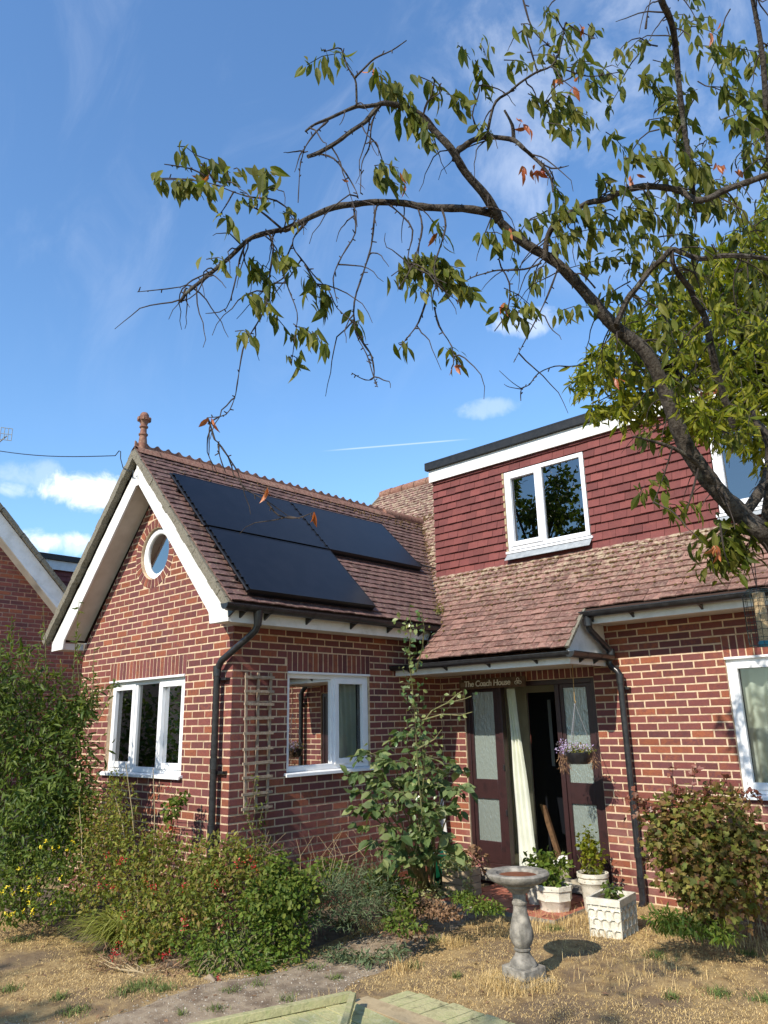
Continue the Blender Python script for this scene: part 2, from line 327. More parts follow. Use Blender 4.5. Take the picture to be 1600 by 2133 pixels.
def strip(name, L, Rr, mat, lift, jit, nsub=60):
    # ribbon between two ground polylines
    def res(pl, n):
        pl = np.array(pl, float); s = np.r_[0, np.cumsum(np.linalg.norm(np.diff(pl, axis=0), axis=1))]; q = np.linspace(0, s[-1], n)
        return np.stack([np.interp(q, s, pl[:, k]) for k in (0, 1)], 1)
    A = res(L, nsub); B = res(Rr, nsub); m = 9; V = []
    A += rng.normal(0, jit, A.shape); B += rng.normal(0, jit, B.shape)
    for i in range(nsub):
        for k in range(m):
            p = A[i]*(1-k/(m-1))+B[i]*k/(m-1); e = 0 if k in (0, m-1) else lift
            V.append((p[0], p[1], gz(p[0], p[1])+(e if 0 < k < m-1 else -.004)))
    Fq = [(i*m+k, i*m+k+1, (i+1)*m+k+1, (i+1)*m+k) for i in range(nsub-1) for k in range(m-1)]
    o = npmesh(name, np.array(V), np.array(Fq), mat, None, True); return tag(o, kind='structure')
PL = [(-.6,-3.4),(.1,-2.45),(1.134,-1.796),(1.032,-1.288),(1.1,-.8),(1.229,-.47),(1.16,.1),(1.077,.5),(.957,1.5),(.75,2.3)]
PR = [(.6,-4.2),(1.3,-3.2),(2.1,-2.2),(2.15,-1.085),(2.0,-.606),(1.86,-.1),(1.80,.4),(1.62,1.2),(1.40,2.0),(1.34,2.35)]
strip('path', PL, PR, m_path, .010, .022)
strip('flower_bed', [(-6,-1.3),(-2,-.9),(-.4,-1.0),(.6,-.9),(.95,-.4),(1.0,.4),(.92,1.4),(.7,2.4)], [(-6,-.05),(-3,-.05),(-1,-.05),(-.05,-.05),(.05,.3),(.05,1),(.05,2.2),(.05,3.1)], m_earth, .012, .03)

# ------------------------------------------------------------------ brick work
HT = 2.1
def frame(o, u, n):
    o = Vector(o); u = Vector(u); n = Vector(n)
    return lambda a, z, d=0.: o + u*a + n*d + Vector((0, 0, z))
def cut(iv, lo, hi):
    r = []
    for a, b in iv:
        if hi <= a or lo >= b: r.append((a, b)); continue
        if lo > a: r.append((a, lo))
        if hi < b: r.append((hi, b))
    return r
def bricks(fr, u0, u1, z0, z1, ops, phase, slope=None, circ=None, h=.075, w=.225, datum=HT, amp=.0025):
    mb = MB(); k0 = math.floor((z0-datum)/h); k1 = math.ceil((z1-datum)/h)
    for k in range(k0, k1):
        za = datum+k*h+.006; zb = za+h-.012
        if zb > z1+.01: continue
        zm = (za+zb)/2; off = phase + (w/2 if k % 2 else 0)
        a = math.floor((u0-off)/w)*w+off
        while a < u1:
            iv = [(max(a+.006, u0), min(a+w-.006, u1))]; a += w
            if iv[0][1]-iv[0][0] < .015: continue
            for (oa, ob, oz0, oz1) in ops:
                if zm > oz0 and zm < oz1: iv = cut(iv, oa, ob)
            if slope:
                lo, hi = slope(zm); iv = [(max(p, lo), min(q, hi)) for p, q in iv]
            if circ:
                cu, cz, cr_ = circ; dz = abs(zm-cz)
                if dz < cr_: hw = math.sqrt(cr_*cr_-dz*dz); iv = cut(iv, cu-hw, cu+hw)
            for p, q in iv:
                if q-p < .015: continue
                J = lambda: random.uniform(-.0018, .0018)
                d = random.uniform(.0015, .0015+amp); t = .0022
                vs = [fr(p, za, -.004), fr(q, za, -.004), fr(q, zb, -.004), fr(p, zb, -.004),
                      fr(p+t+J(), za+t+J(), d), fr(q-t+J(), za+t+J(), d), fr(q-t+J(), zb-t+J(), d), fr(p+t+J(), zb-t+J(), d)]
                mb.add(vs, [(4,5,6,7),(0,1,5,4),(1,2,6,5),(2,3,7,6),(3,0,4,7)])
    return mb
def soldiers(mb, fr, u0, u1, z0, z1, d0=.0):
    n = round((u1-u0)/.075); s = (u1-u0)/n
    for i in range(n):
        J = lambda: random.uniform(-.0015, .0015)
        p = u0+i*s+.005; q = u0+(i+1)*s-.005; za = z0+.005; zb = z1-.005; d = d0+random.uniform(.002, .0045); t = .002
        vs = [fr(p, za, -.004), fr(q, za, -.004), fr(q, zb, -.004), fr(p, zb, -.004), fr(p+t+J(), za+t+J(), d), fr(q-t+J(), za+t+J(), d), fr(q-t+J(), zb-t+J(), d), fr(p+t+J(), zb-t+J(), d)]
        mb.add(vs, [(4,5,6,7),(0,1,5,4),(1,2,6,5),(2,3,7,6),(3,0,4,7)])
def panelwall(fr, u0, u1, z0, z1, ops, rev=.1):
    mb = MB(); us = sorted({u0, u1, *[o[0] for o in ops], *[o[1] for o in ops]}); zs = sorted({z0, z1, *[o[2] for o in ops], *[o[3] for o in ops]})
    us = [u for u in us if u0 <= u <= u1]; zs = [z for z in zs if z0 <= z <= z1]
    for a, b in zip(us, us[1:]):
        for c, d in zip(zs, zs[1:]):
            if any(o[0] <= a and b <= o[1] and o[2] <= c and d <= o[3] for o in ops): continue
            mb.add([fr(a, c), fr(b, c), fr(b, d), fr(a, d)], [(0,1,2,3)])
    for (a, b, c, d) in ops:
        for (p, q) in (((a, c), (b, c)), ((b, c), (b, d)), ((b, d), (a, d)), ((a, d), (a, c))):
            mb.add([fr(*p), fr(*q), fr(*q, -rev), fr(*p, -rev)], [(0,1,2,3)])
    return mb
house = thing('brick_house', 'red brick house with clay tiled roofs, white bargeboards and red tile-hung dormer', 'house', (0, 0, G))
L = 3.267; RX = -1.61; WX = -3.22
frG = frame((0, 0, 0), (1, 0, 0), (0, -1, 0)); frS = frame((0, 0, 0), (0, 1, 0), (1, 0, 0)); frM = frame((0, L, 0), (1, 0, 0), (0, -1, 0))
gw = (-2.45, -.835, 1.05, HT); sw = (.705, 1.945, 1.05, HT); dr = (.37, 2.17, -.12, 2.0); mw = (3.6, 5.2, .80, HT)
# gable wall (mortar sheet with triangular head and round hole)
wg = panelwall(frG, WX, 0, G-.1, 2.55, [gw]); CZ = 3.555; CR = .31
def zroof(x): return 2.55+ (1.61-abs(x-RX))*1.14
bm = bmesh.new(); outer = [bm.verts.new((x, 0, z)) for x, z in ((WX, 2.55), (0, 2.55), (RX, zroof(RX)))]; inner = [bm.verts.new((RX+CR*math.cos(2*math.pi*k/40), 0, CZ+CR*math.sin(2*math.pi*k/40))) for k in range(40)]
for lp in (outer, inner):
    for i in range(len(lp)): bm.edges.new((lp[i], lp[(i+1) % len(lp)]))
bmesh.ops.triangle_fill(bm, use_beauty=True, edges=bm.edges[:]); bm.verts.index_update()
wg.add([v.co.copy() for v in bm.verts], [tuple(v.index for v in f.verts) for f in bm.faces]); bm.free()
ring = [2*math.pi*k/40 for k in range(41)]
for a0, a1 in zip(ring, ring[1:]):
    p = lambda a, y: (RX+CR*math.cos(a), y, CZ+CR*math.sin(a)); wg.add([p(a0, 0), p(a1, 0), p(a1, .1), p(a0, .1)], [(0,1,2,3)])
wallG = wg.build('gable_wall', m_mortar, house)
sG = (-2.47, -.82, HT, HT+.225)
bk = bricks(frG, WX, .003, G-.1, 4.4, [gw, (sG[0], sG[1], HT, HT+.225)], 0, slope=lambda z: (WX, .003) if z < 2.55 else (RX-(zroof(RX)-z)/1.14, RX+(zroof(RX)-z)/1.14), circ=(RX, CZ, .425))
soldiers(bk, frG, sG[0], sG[1], HT, HT+.225)
for i in range(30):   # rowlock ring of bricks round the porthole
    a0 = 2*math.pi*(i+.07)/30; a1 = 2*math.pi*(i+.93)/30
    P = lambda a, r, d: (RX+r*math.cos(a), -d, CZ+r*math.sin(a)); dd = .004+random.uniform(0, .003)
    vs = [P(a0, .312, -.02), P(a1, .312, -.02), P(a1, .418, 0), P(a0, .418, 0), P(a0+.008, .315, dd), P(a1-.008, .315, dd), P(a1-.008, .415, dd), P(a0+.008, .415, dd)]
    bk.add(vs, [(4,5,6,7),(0,1,5,4),(1,2,6,5),(2,3,7,6),(3,0,4,7)])
bk.build('brickwork', m_brick, wallG)
wallS = panelwall(frS, 0, L, G-.1, 2.56, [sw]).build('side_wall', m_mortar, house)
bk = bricks(frS, -.003, L-.004, G-.1, 2.56, [sw, (sw[0]-.01, sw[1]+.01, HT, HT+.225)], -.1125); soldiers(bk, frS, sw[0]-.01, sw[1]+.01, HT, HT+.225)
bk.build('brickwork', m_brick, wallS)
wallM = panelwall(frM, 0, 7.2, G-.1, 2.75, [dr, mw]).build('front_wall', m_mortar, house)
bk = bricks(frM, .004, 7.2, G-.1, 2.62, [dr, mw, (dr[0]-.02, dr[1]+.02, 1.999, 2.15), (mw[0]-.01, mw[1]+.01, HT, HT+.225)], .03); soldiers(bk, frM, dr[0]-.02, dr[1]+.02, 2.0, 2.175); soldiers(bk, frM, mw[0]-.01, mw[1]+.01, HT, HT+.225)
bk.build('brickwork', m_brick, wallM)
# back and far walls so the house is closed from the sides
mb = MB(); mb.box((WX, .12, G-.1), (WX+.1, 9.2, 2.6)); mb.box((WX, 9.1, G-.1), (7.2, 9.2, 2.6)); mb.box((7.1, L+.05, G-.1), (7.2, 9.2, 2.6)); mb.build('rear_wall', m_brick2, house)

# ------------------------------------------------------------------ roofs
def slope_tiles(O, U, V, rows, urange, mb, gauge=.1, w=.165, jz=.003, skip=None):
    O = Vector(O); U = Vector(U).normalized(); V = Vector(V).normalized(); Nn = U.cross(V).normalized()
    if Nn.z < 0: Nn = -Nn
    for j in range(rows):
        v = j*gauge; z = O.z+V.z*(v+.02)
        lo, hi = urange(z)
        if hi-lo < .03: continue
        a = lo + ((-w/2 if j % 2 else 0)); wob = random.uniform(-.004, .004)
        while a < hi:
            p, q = max(a+.0015, lo), min(a+w-.0015, hi); a += w
            if q-p < .02: continue
            if skip and skip((p+q)/2, z): continue
            J = lambda s=jz: random.uniform(-s, s)
            t0 = .030+J()+wob*.5; t1 = .012; ln = gauge+.035; v0 = v+J(.004)+wob; th = .013; cm = .004+J(.002); sk = J(.003)
            m_ = (p+q)/2; g = lambda u, vv, n: O+U*u+V*vv+Nn*n
            vs = [g(p, v0+sk, t0+J(.0015)), g(m_, v0, t0+cm), g(q, v0-sk, t0+J(.0015)), g(p, v0+ln, t1), g(m_, v0+ln, t1+.002), g(q, v0+ln, t1),
                  g(p, v0+sk, t0-th), g(m_, v0, t0-th+cm), g(q, v0-sk, t0-th), g(p, v0+ln, t1-.01), g(q, v0+ln, t1-.01)]
            mb.add(vs, [(0,1,4,3),(1,2,5,4),(6,7,1,0),(7,8,2,1),(6,0,3,9),(8,10,5,2)])
K1, K2 = 1.02, .985
EX, EZ = .42, 2.70
zA = lambda x: EZ-(x-EX)*K1                 # wing slope
zB = lambda y: 2.70+K2*(y-2.82)            # main slope
yB = lambda z: 2.82+(z-2.70)/K2
xA = lambda z: EX-(z-EZ)/K1
RZ = zA(RX); RZM = 5.97; YR = yB(RZM)
YV = -.35
mb = MB(); rl = math.hypot(1, K1)
nr = int((EX-RX)*rl/.1)+1
slope_tiles((EX, 0, EZ), (0, 1, 0), (-1, 0, K1), nr, lambda z: (YV, yB(z)+.02), mb)
slope_tiles((2*RX-EX, 0, EZ), (0, 1, 0), (1, 0, K1), nr, lambda z: (YV, yB(z)+.02), mb)
wing = MB()
for sgn in (1, -1):
    xe = RX+sgn*(EX-RX-.01)
    a, b_, c, d = (xe, YV+.02, EZ), (xe, 2.82, EZ), (RX, yB(RZ), RZ), (RX, YV+.02, RZ)
    wing.prism([a, b_, c, d], (0, 0, -.02))
wingo = wing.build('wing_roof', m_deck, house); mb.build('roof_tiles', m_tile, wingo)
main = MB()
def polyB(x0, x1, y0, y1): main.prism([(x0, y0, zB(y0)), (x1, y0, zB(y0)), (x1, y1, zB(y1)), (x0, y1, zB(y1))], (0, 0, -.02))
main.prism([(.40, 2.40, zB(2.40)), (2.36, 2.40, zB(2.40)), (2.36, 2.80, zB(2.8)), (7.2, 2.80, zB(2.8)), (7.2, 3.66, zB(3.66)), (-.26, 3.66, zB(3.66)), (-.26, yB(zA(-.26)), zA(-.26)), (.40, 2.84, zB(2.84))], (0, 0, -.02))
main.prism([(-.26, 3.66, zB(3.66)), (-.26, YR, RZM), (-3.6, YR, RZM), (-3.6, yB(RZ)-1.2, zB(yB(RZ)-1.2)), (RX, yB(RZ), RZ), (-.3, yB(zA(-.3)), zA(-.3))], (0, 0, -.02))
main.prism([(-3.6, YR, RZM-.001), (7.2, YR, RZM-.001), (7.2, YR+3.2, RZM-3.15), (-3.6, YR+3.2, RZM-3.15)], (0, 0, -.02))
maino = main.build('main_roof', m_deck, house)
OB = (0, 2.37, zB(2.37)); rl2 = math.hypot(1, K2); nB = int((YR-2.37)*rl2/.1)+1
yd0 = 3.65; zd0 = zB(3.65)
mb = MB(); mb2 = MB()
def rngB(z):
    if z < 2.66: return (.385, 2.38)
    lo = max(xA(z)-.01, -3.6) if z < RZ else -3.6
    return (lo, 7.2 if z < zd0-.01 else -.27)
slope_tiles(OB, (1, 0, 0), (0, 1, K2), nB, rngB, mb, jz=.0055)
mb.build('roof_tiles', m_tile_pale, maino)
# ridge of the main roof and left verge mortar
mb = MB()
for i in range(11):
    x = -3.62+i*.31; mb.tube([(x, YR, RZM-.01+random.uniform(-.006, .006)), (x+.30, YR, RZM-.01)], [.10, .105], 12)
mb.build('ridge_tiles', m_ridge, maino)
mb = MB(); mb.beam((-3.62, 4.6, zB(4.6)+.0), (-3.62, YR, RZM), .04, .07); mb.build('verge', m_verge, maino)
# crested ridge of the wing
mb = MB(); y = YV
while y < 3.95:
    z = RZ+.035+random.uniform(-.003, .003)
    prof = [(-.12, -.10), (-.075, -.03), (0, .018), (.075, -.03), (.12, -.10)]
    vs = [(RX+a, yy, z+b) for yy in (y, y+.295) for a, b in prof]; mb.add(vs, [(i, i+1, i+6, i+5) for i in range(4)])
    n = 24; vs = []
    for i in range(n+1):
        s = i/n*2; fph = abs((s % 1)-.5)*2        # 1 at crest, 0 mid
        hgt = .018+.05*(fph**2.2) - (.012 if fph > .93 else 0)
        yy = y+.295*i/n
        for dx in (-.011, .011): vs += [(RX+dx, yy, z+.0), (RX+dx, yy, z+.018+hgt)]
    fs = []
    for i in range(n):
        a = i*4; b_ = a+4; fs += [(a, b_, b_+1, a+1), (a+2, a+3, b_+3, b_+2), (a+1, b_+1, b_+3, a+3)]
    fs += [(0, 1, 3, 2), (n*4, n*4+2, n*4+3, n*4+1)]; mb.add(vs, fs); y += .30
mb.build('crested_ridge', m_ridge, wingo)
y = 3.97; mb = MB()
while y < 4.85: mb.tube([(RX, y, RZ+.0), (RX, y+.3, RZ)], [.09, .095], 10); y += .31
mb.build('plain_ridge', m_ridge, wingo)
# finial
mb = MB(); mb.lathe((RX, YV+.1, RZ+.02), [(.055, -.08), (.055, .05), (.052, .08), (.042, .17), (.055, .185), (.055, .20), (.04, .21), (.036, .27), (.052, .285), (.052, .30), (.038, .31), (.045, .34), (.078, .39), (.080, .40), (.052, .405), (.055, .42), (.052, .45), (.035, .475), (.0, .485)], 20)
for k in range(8):
    a = k*math.pi/4; c = Vector((RX+.072*math.cos(a), YV+.1+.072*math.sin(a), RZ+.41)); mb.obox(c, (math.cos(a), math.sin(a), 0), (-math.sin(a), math.cos(a), 0), (0, 0, 1), .008, .02, .02)
mb.build('finial', m_ridge, wingo)
# verge mortar edges
mb = MB()
for sgn in (1, -1):
    n = 26
    for i in range(n):
        p0 = Vector((RX+sgn*(EX-.03-RX)*(1-i/n), YV+.022, EZ+(RZ-EZ)*i/n-.045)); p1 = Vector((RX+sgn*(EX-.03-RX)*(1-(i+1)/n), YV+.022, EZ+(RZ-EZ)*(i+1)/n-.045))
        mb.beam(p0+Vector((0, random.uniform(-.004, .004), 0)), p1+Vector((0, random.uniform(-.004, .004), 0)), .055, .05+random.uniform(-.006, .006), up=(0, 1, 0)) if False else mb.obox((p0+p1)/2+Vector((0, random.uniform(-.004, .004), 0)), (p1-p0).normalized(), (0, 1, 0), (p1-p0).normalized().cross(Vector((0, 1, 0))), (p1-p0).length/2+.006, .04, .044+random.uniform(-.008, .008))
mb.build('verge', m_verge, wingo)
# bargeboards
for sgn in (1, -1):
    X_ = lambda x: RX+sgn*(x-RX)
    poly = [(X_(RX), -.285, 4.61), (X_(RX), -.285, 4.37), (X_(-.03), -.285, 2.65), (X_(-.01), -.285, 2.54), (X_(.30), -.285, 2.535), (X_(.30), -.285, 2.64)]
    o = MB().prism(poly, (0, .025, 0)).build('bargeboard', m_board, house, bevel=.002)
    mb = MB(); mb.box((min(X_(.015), X_(.276)), -.258, 2.542), (max(X_(.015), X_(.276)), -.002, 2.62)); 
    mb.build('eaves_box', m_board, house)
    a, b_ = (X_(RX), -.26, 4.41), (X_(.0), -.26, 2.66)
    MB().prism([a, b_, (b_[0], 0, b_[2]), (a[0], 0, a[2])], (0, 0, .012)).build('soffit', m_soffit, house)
o = MB().box((RX-.03, -.292, 4.33), (RX+.03, -.2855, 4.60)).build('apex_joint', m_board, house)
# fascia, soffit, gutter of the side eave
MB().prism([(.30, -.2595, 2.53), (.30, 2.68, 2.53), (.30, 2.82, 2.72), (.30, -.2595, 2.72)], (-.022, 0, 0)).build('fascia', m_board, house)
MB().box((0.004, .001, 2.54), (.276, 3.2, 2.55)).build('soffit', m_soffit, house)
def gutter(name, p0, p1, parent, brk, side, r=.056, close=(1, 1)):
    p0 = Vector(p0); p1 = Vector(p1); d = (p1-p0).normalized(); sx = d.cross(Vector((0, 0, 1))).normalized(); mb = MB(); n = 10
    for (r_, rev) in ((r, 0), (r-.004, 1)):
        vs = []
        for p in (p0, p1):
            for k in range(n+1):
                a = math.pi+math.pi*k/n; vs.append(p+sx*math.cos(a)*r_+Vector((0, 0, math.sin(a)*r_)))
        mb.add(vs, [(k, k+1, k+n+2, k+n+1) for k in range(n)], True)
    for p, c in ((p0, close[0]), (p1, close[1])):
        if c:
            mb.add([p+sx*math.cos(math.pi+math.pi*k/n)*r+Vector((0, 0, math.sin(math.pi+math.pi*k/n)*r)) for k in range(n+1)], [tuple(range(n+1))])
    mb.beam(p0+sx*r, p1+sx*r, .008, .010); mb.beam(p0-sx*r, p1-sx*r, .008, .010)
    o = mb.build(name, m_black, parent)
    Lg = (p1-p0).length
    for s_ in brk:
        c = p0+d*s_; mb = MB(); vs = []
        for k in range(n+1):
            a = math.pi+math.pi*k/n
            for q in (-.012, .012): vs.append(c+d*q+sx*math.cos(a)*(r+.005)+Vector((0, 0, math.sin(a)*(r+.005))))
        mb.add(vs, [(2*k, 2*k+1, 2*k+3, 2*k+2) for k in range(n)])
        sv = Vector(side)
        mb.prism([c+Vector((0, 0, -r-.004))-d*.01, c+Vector((0, 0, -r-.055))+sv*r*1.6-d*.01, c+sv*(r*1.75)-d*.01+Vector((0, 0, -.02))], d*.02)
        mb.build('gutter_bracket', m_black, o)
    return o
gutter('gutter', (.39, -.40, 2.685), (.39, 2.84, 2.675), house, [.12, .25, .55, 1.1, 1.75, 2.35, 2.9], (-1, 0, 0))
gutter('gutter', (2.36, 2.765, 2.645), (7.2, 2.765, 2.645), house, [.1, .55, 1.25, 1.95, 2.65, 3.4], (0, 1, 0))
gutter('gutter', (.0, 2.345, 2.215), (2.44, 2.345, 2.215), house, [.25, .8, 1.4, 2.0], (0, 1, 0))
gutter('gutter', (2.445, 2.30, 2.213), (2.445, 3.17, 2.205), house, [.3, .6], (-1, 0, 0))
# main eave fascia / soffit
MB().box((2.40, 2.835, 2.525), (7.2, 2.857, 2.70)).build('fascia', m_board, house)
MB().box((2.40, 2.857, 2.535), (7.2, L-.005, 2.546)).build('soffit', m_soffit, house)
# porch canopy underside
MB().box((.0, 2.405, 2.10), (2.385, 2.425, 2.23)).build('fascia', m_board, house)
MB().box((2.365, 2.426, 2.10), (2.385, L-.004, 2.23)).build('fascia', m_board, house)
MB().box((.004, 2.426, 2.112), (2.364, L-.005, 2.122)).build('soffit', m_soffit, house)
mb = MB()
for (z0, z1, t) in ((2.235, 2.335, .0), (2.335, 2.44, .004), (2.44, 2.60, .008)):
    y0 = max(2.42, yB(z0+.03)); y1 = max(2.42, yB(z1+.03)); yt = L-.006
    mb.prism([(2.36-t, y0, z0), (2.36-t, yt, z0), (2.36-t, yt, z1), (2.36-t, min(y1, yt), z1)], (-.015, 0, 0))
mb.build('cheek_cladding', m_board, house)
mb = MB()
for i in range(8):
    p0 = Vector((2.375, 2.38+.056*i, zB(2.38+.056*i)+.0)); mb.obox(p0+Vector((0, .028, .03)), (0, .7, .7), (1, 0, 0), (0, -.7, .7), .045, .03, .014)
mb.build('verge', m_verge, maino)
MB().box((.008, 2.81, 2.13), (.365, L-.006, 2.64)).build('gap_blocker', m_deck, house)  # added dark box, blocks the bright gap between wing eave and porch roof
# downpipes
mb = MB(); r = .034
mb.tube([(.39, .0, 2.65), (.39, .0, 2.54), (.385, .0, 2.50)], [.05, .04, .038], 12)
mb.tube([(.39, 0, 2.52), (.37, -.01, 2.46), (.31, -.03, 2.41), (-.08, -.075, 2.20), (-.135, -.08, 2.13), (-.145, -.08, 2.07), (-.145, -.08, G)], r, 12)
for z in (2.10, 1.22, .62): mb.tube([(-.145, -.08, z-.05), (-.145, -.08, z+.05)], .041, 12)
dp = mb.build('downpipe', m_black, house)
for z in (2.02, 1.14): MB().box((-.20, -.055, z-.012), (-.03, -.004, z+.012)).build('pipe_clip', m_black, dp)
mb = MB(); 
mb.tube([(2.43, 2.765, 2.62), (2.43, 2.765, 2.52), (2.43, 2.80, 2.46), (2.44, 3.08, 2.31), (2.45, 3.17, 2.26), (2.45, 3.18, 2.19)], r, 12)
for p in ((2.43, 2.765, 2.54), (2.45, 3.18, 2.24)): mb.tube([Vector(p)+Vector((0, 0, .04)), Vector(p)-Vector((0, 0, .04))], .045, 12)
mb.tube([(2.43, 3.18, 2.20), (2.42, 3.185, 2.13), (2.44, 3.185, 2.09), (2.50, 3.185, 2.045), (2.525, 3.185, 2.0), (2.525, 3.185, 1.9), (2.525, 3.185, G+.06), (2.525, 3.12, G)], r, 12)
for z in (1.96, .25, -.02): mb.tube([(2.525, 3.185, z-.05), (2.525, 3.185, z+.05)], .041, 12)
dp = mb.build('downpipe', m_black, house)
for z in (1.86, .22): MB().box((2.47, 3.21, z-.012), (2.60, L-.004, z+.012)).build('pipe_clip', m_black, dp)

# ------------------------------------------------------------------ dormer
DX0, DX1, DY, DZ0, DZ1 = -.26, 7.2, 3.65, 3.50, 4.91
w1 = (.95, 2.12, 3.64, 4.75); w2 = (3.64, 4.90, 3.60, 4.78)
frD = frame((0, DY, 0), (1, 0, 0), (0, -1, 0))
dorm = MB(); dwall = panelwall(frD, DX0, DX1, DZ0-.02, DZ1+.1, [w1, w2], .08); dwall.add([(DX0, DY, DZ0), (DX0, YR-.3, DZ0+.2), (DX0, YR-.3, 5.05), (DX0, DY, 5.05)], [(0,1,2,3)])
dormo = dwall.build('dormer', m_deck, house)
mb = MB(); k = 0; z = DZ0
while z < DZ1-.02:
    a = DX0-.02 - (.0825 if k % 2 else 0); wob = random.uniform(-.002, .002)
    z1_ = min(z+.108, DZ1)
    while a < DX1:
        iv = [(max(a+.0018, DX0-.02), min(a+.1632, DX1))]; a += .165
        for (oa, ob, oz0, oz1) in (w1, w2):
            if z1_ > oz0+.03 and z < oz1-.03: iv = cut(iv, oa-.01, ob+.01)
        for p, q in iv:
            if q-p < .01: continue
            J = lambda s=.0022: random.uniform(-s, s)
            t0 = .038+J(.004); t1 = .010; zz = z+wob+J()
            g = lambda u, zq, n: frD(u, zq, n)
            vs = [g(p, zz, t0), g(q, zz+J(.0016), t0+J(.003)), g(q, zz+.12, t1), g(p, zz+.12, t1), g(p, zz, .006), g(q, zz, .006)]
            mb.add(vs, [(0,1,2,3),(4,5,1,0),(4,0,3),(5,2,1)])
    z += .105; k += 1
mb.build('hung_tiles', m_hung, dormo)
MB().box((DX0-.045, DY-.075, 4.90), (DX1, DY-.05, 5.075)).build('fascia', m_board, dormo)
MB().box((DX0-.045, DY-.05, 4.90), (DX0-.02, YR-.6, 5.075)).build('fascia', m_board, dormo)
mb = MB(); mb.box((DX0-.085, DY-.12, 5.078), (DX1, DY-.05, 5.175)); mb.box((DX0-.085, DY-.12, 5.165), (DX1, DY+.1, 5.195)); mb.box((DX0-.07, DY-.05, 5.078), (DX0-.03, YR-.5, 5.185)); mb.build('roof_edge_trim', m_felt, dormo, bevel=.004)
MB().box((DX0-.03, DY-.05, 5.08), (DX1, YR+.4, 5.15)).build('flat_roof', m_felt, dormo)
MB().prism([(w1[0]-.02, DY-.035, 3.635), (w1[1]+.02, DY-.035, 3.635), (w1[1]+.02, DY-.115, 3.545), (w1[0]-.02, DY-.115, 3.545)], (0, 0, .006)).build('lead_flashing', m_lead, dormo)
MB().prism([(w2[0]-.02, DY-.035, 3.595), (w2[1]+.02, DY-.035, 3.595), (w2[1]+.02, DY-.115, 3.535), (w2[0]-.02, DY-.115, 3.535)], (0, 0, .006)).build('lead_flashing', m_lead, dormo)
MB().box((w1[0]-.035, DY-.03, w1[2]), (w1[0]-.005, DY-.005, w1[3])).build('timber_packing', m_timber2, dormo)

# ------------------------------------------------------------------ windows
def window(fr, o, lights, parent, rec=.05, sill=True, gm=None, head=False):
    """o=(u0,u1,z0,z1) ; lights = [(frac0, frac1, opening?)]"""
    u0, u1, z0, z1 = o; zs = z0+(.045 if sill else 0); gm = gm or m_glass
    fw = .055; mb = MB()
    def bar(a, b, c, d, n0, n1): mb.add([fr(a, c, n0), fr(b, c, n0), fr(b, d, n0), fr(a, d, n0), fr(a, c, n1), fr(b, c, n1), fr(b, d, n1), fr(a, d, n1)], [(3,2,1,0),(4,5,6,7),(0,1,5,4),(1,2,6,5),(2,3,7,6),(3,0,4,7)])
    n1, n0 = -rec, -rec-.06
    bar(u0+.002, u0+fw, zs, z1-.002, n0, n1); bar(u1-fw, u1-.002, zs, z1-.002, n0, n1)
    bar(u0+fw, u1-fw, z1-fw, z1-.002, n0, n1); bar(u0+fw, u1-fw, zs, zs+fw, n0, n1)
    iu0, iu1 = u0+fw, u1-fw; cells = []
    for i, (a, b, op) in enumerate(lights):
        ca, cb = iu0+(iu1-iu0)*a, iu0+(iu1-iu0)*b
        if i > 0: ca += .025
        if i < len(lights)-1:
            cb -= .025; bar(cb, cb+.05, zs+fw, z1-fw, n0, n1)
        cells.append((ca, cb, op))
    for (a, b, op) in cells:
        c, d = zs+fw, z1-fw
        if op:
            s = .048; e = .012
            bar(a-e, a+s, c-e, d+e, n1-.03, n1+.016); bar(b-s, b+e, c-e, d+e, n1-.03, n1+.016); bar(a+s, b-s, d-s, d+e, n1-.03, n1+.016); bar(a+s, b-s, c-e, c+s, n1-.03, n1+.016)
    if head: bar(u0-.0, u1+.0, z1-.012, z1+.012, -rec, .02)
    w = mb.build('window', m_white, parent, bevel=.003)
    for (a, b, op) in cells:
        c, d = zs+fw, z1-fw
        if op: a += .046; b -= .046; c += .046; d -= .046
        q = MB(); q.add([fr(a, c, n0+.03), fr(b, c, n0+.03), fr(b, d, n0+.03), fr(a, d, n0+.03)], [(0,1,2,3)]); q.build('pane', gm, w)
    if sill:
        q = MB(); P = lambda a, z, n: fr(a, z, n)
        a, b = u0-.035, u1+.035
        prof = [(-rec-.06, zs), (.012, zs-.006), (.05, zs-.016), (.05, zs-.044), (.035, zs-.044), (.035, zs-.030), (-rec-.06, zs-.036)]
        q.prism([P(a, z, n) for n, z in prof], P(b, 0, 0)-P(a, 0, 0)); q.build('window_sill', m_white, w)
    return w
window(frG, gw, [(0, .333, 1), (.333, .667, 0), (.667, 1, 1)], house, .04, head=True, gm=m_glass_dk)
window(frS, sw, [(0, .56, 0), (.56, 1, 1)], house, .03, head=True)
window(frM, mw, [(0, .5, 1), (.5, 1, 0)], house, .02, head=True)
window(frD, w1, [(0, .46, 1), (.46, 1, 0)], dormo, -.03, gm=m_glass_up)
window(frD, w2, [(0, .46, 1), (.46, 1, 0)], dormo, -.03, gm=m_glass_up)
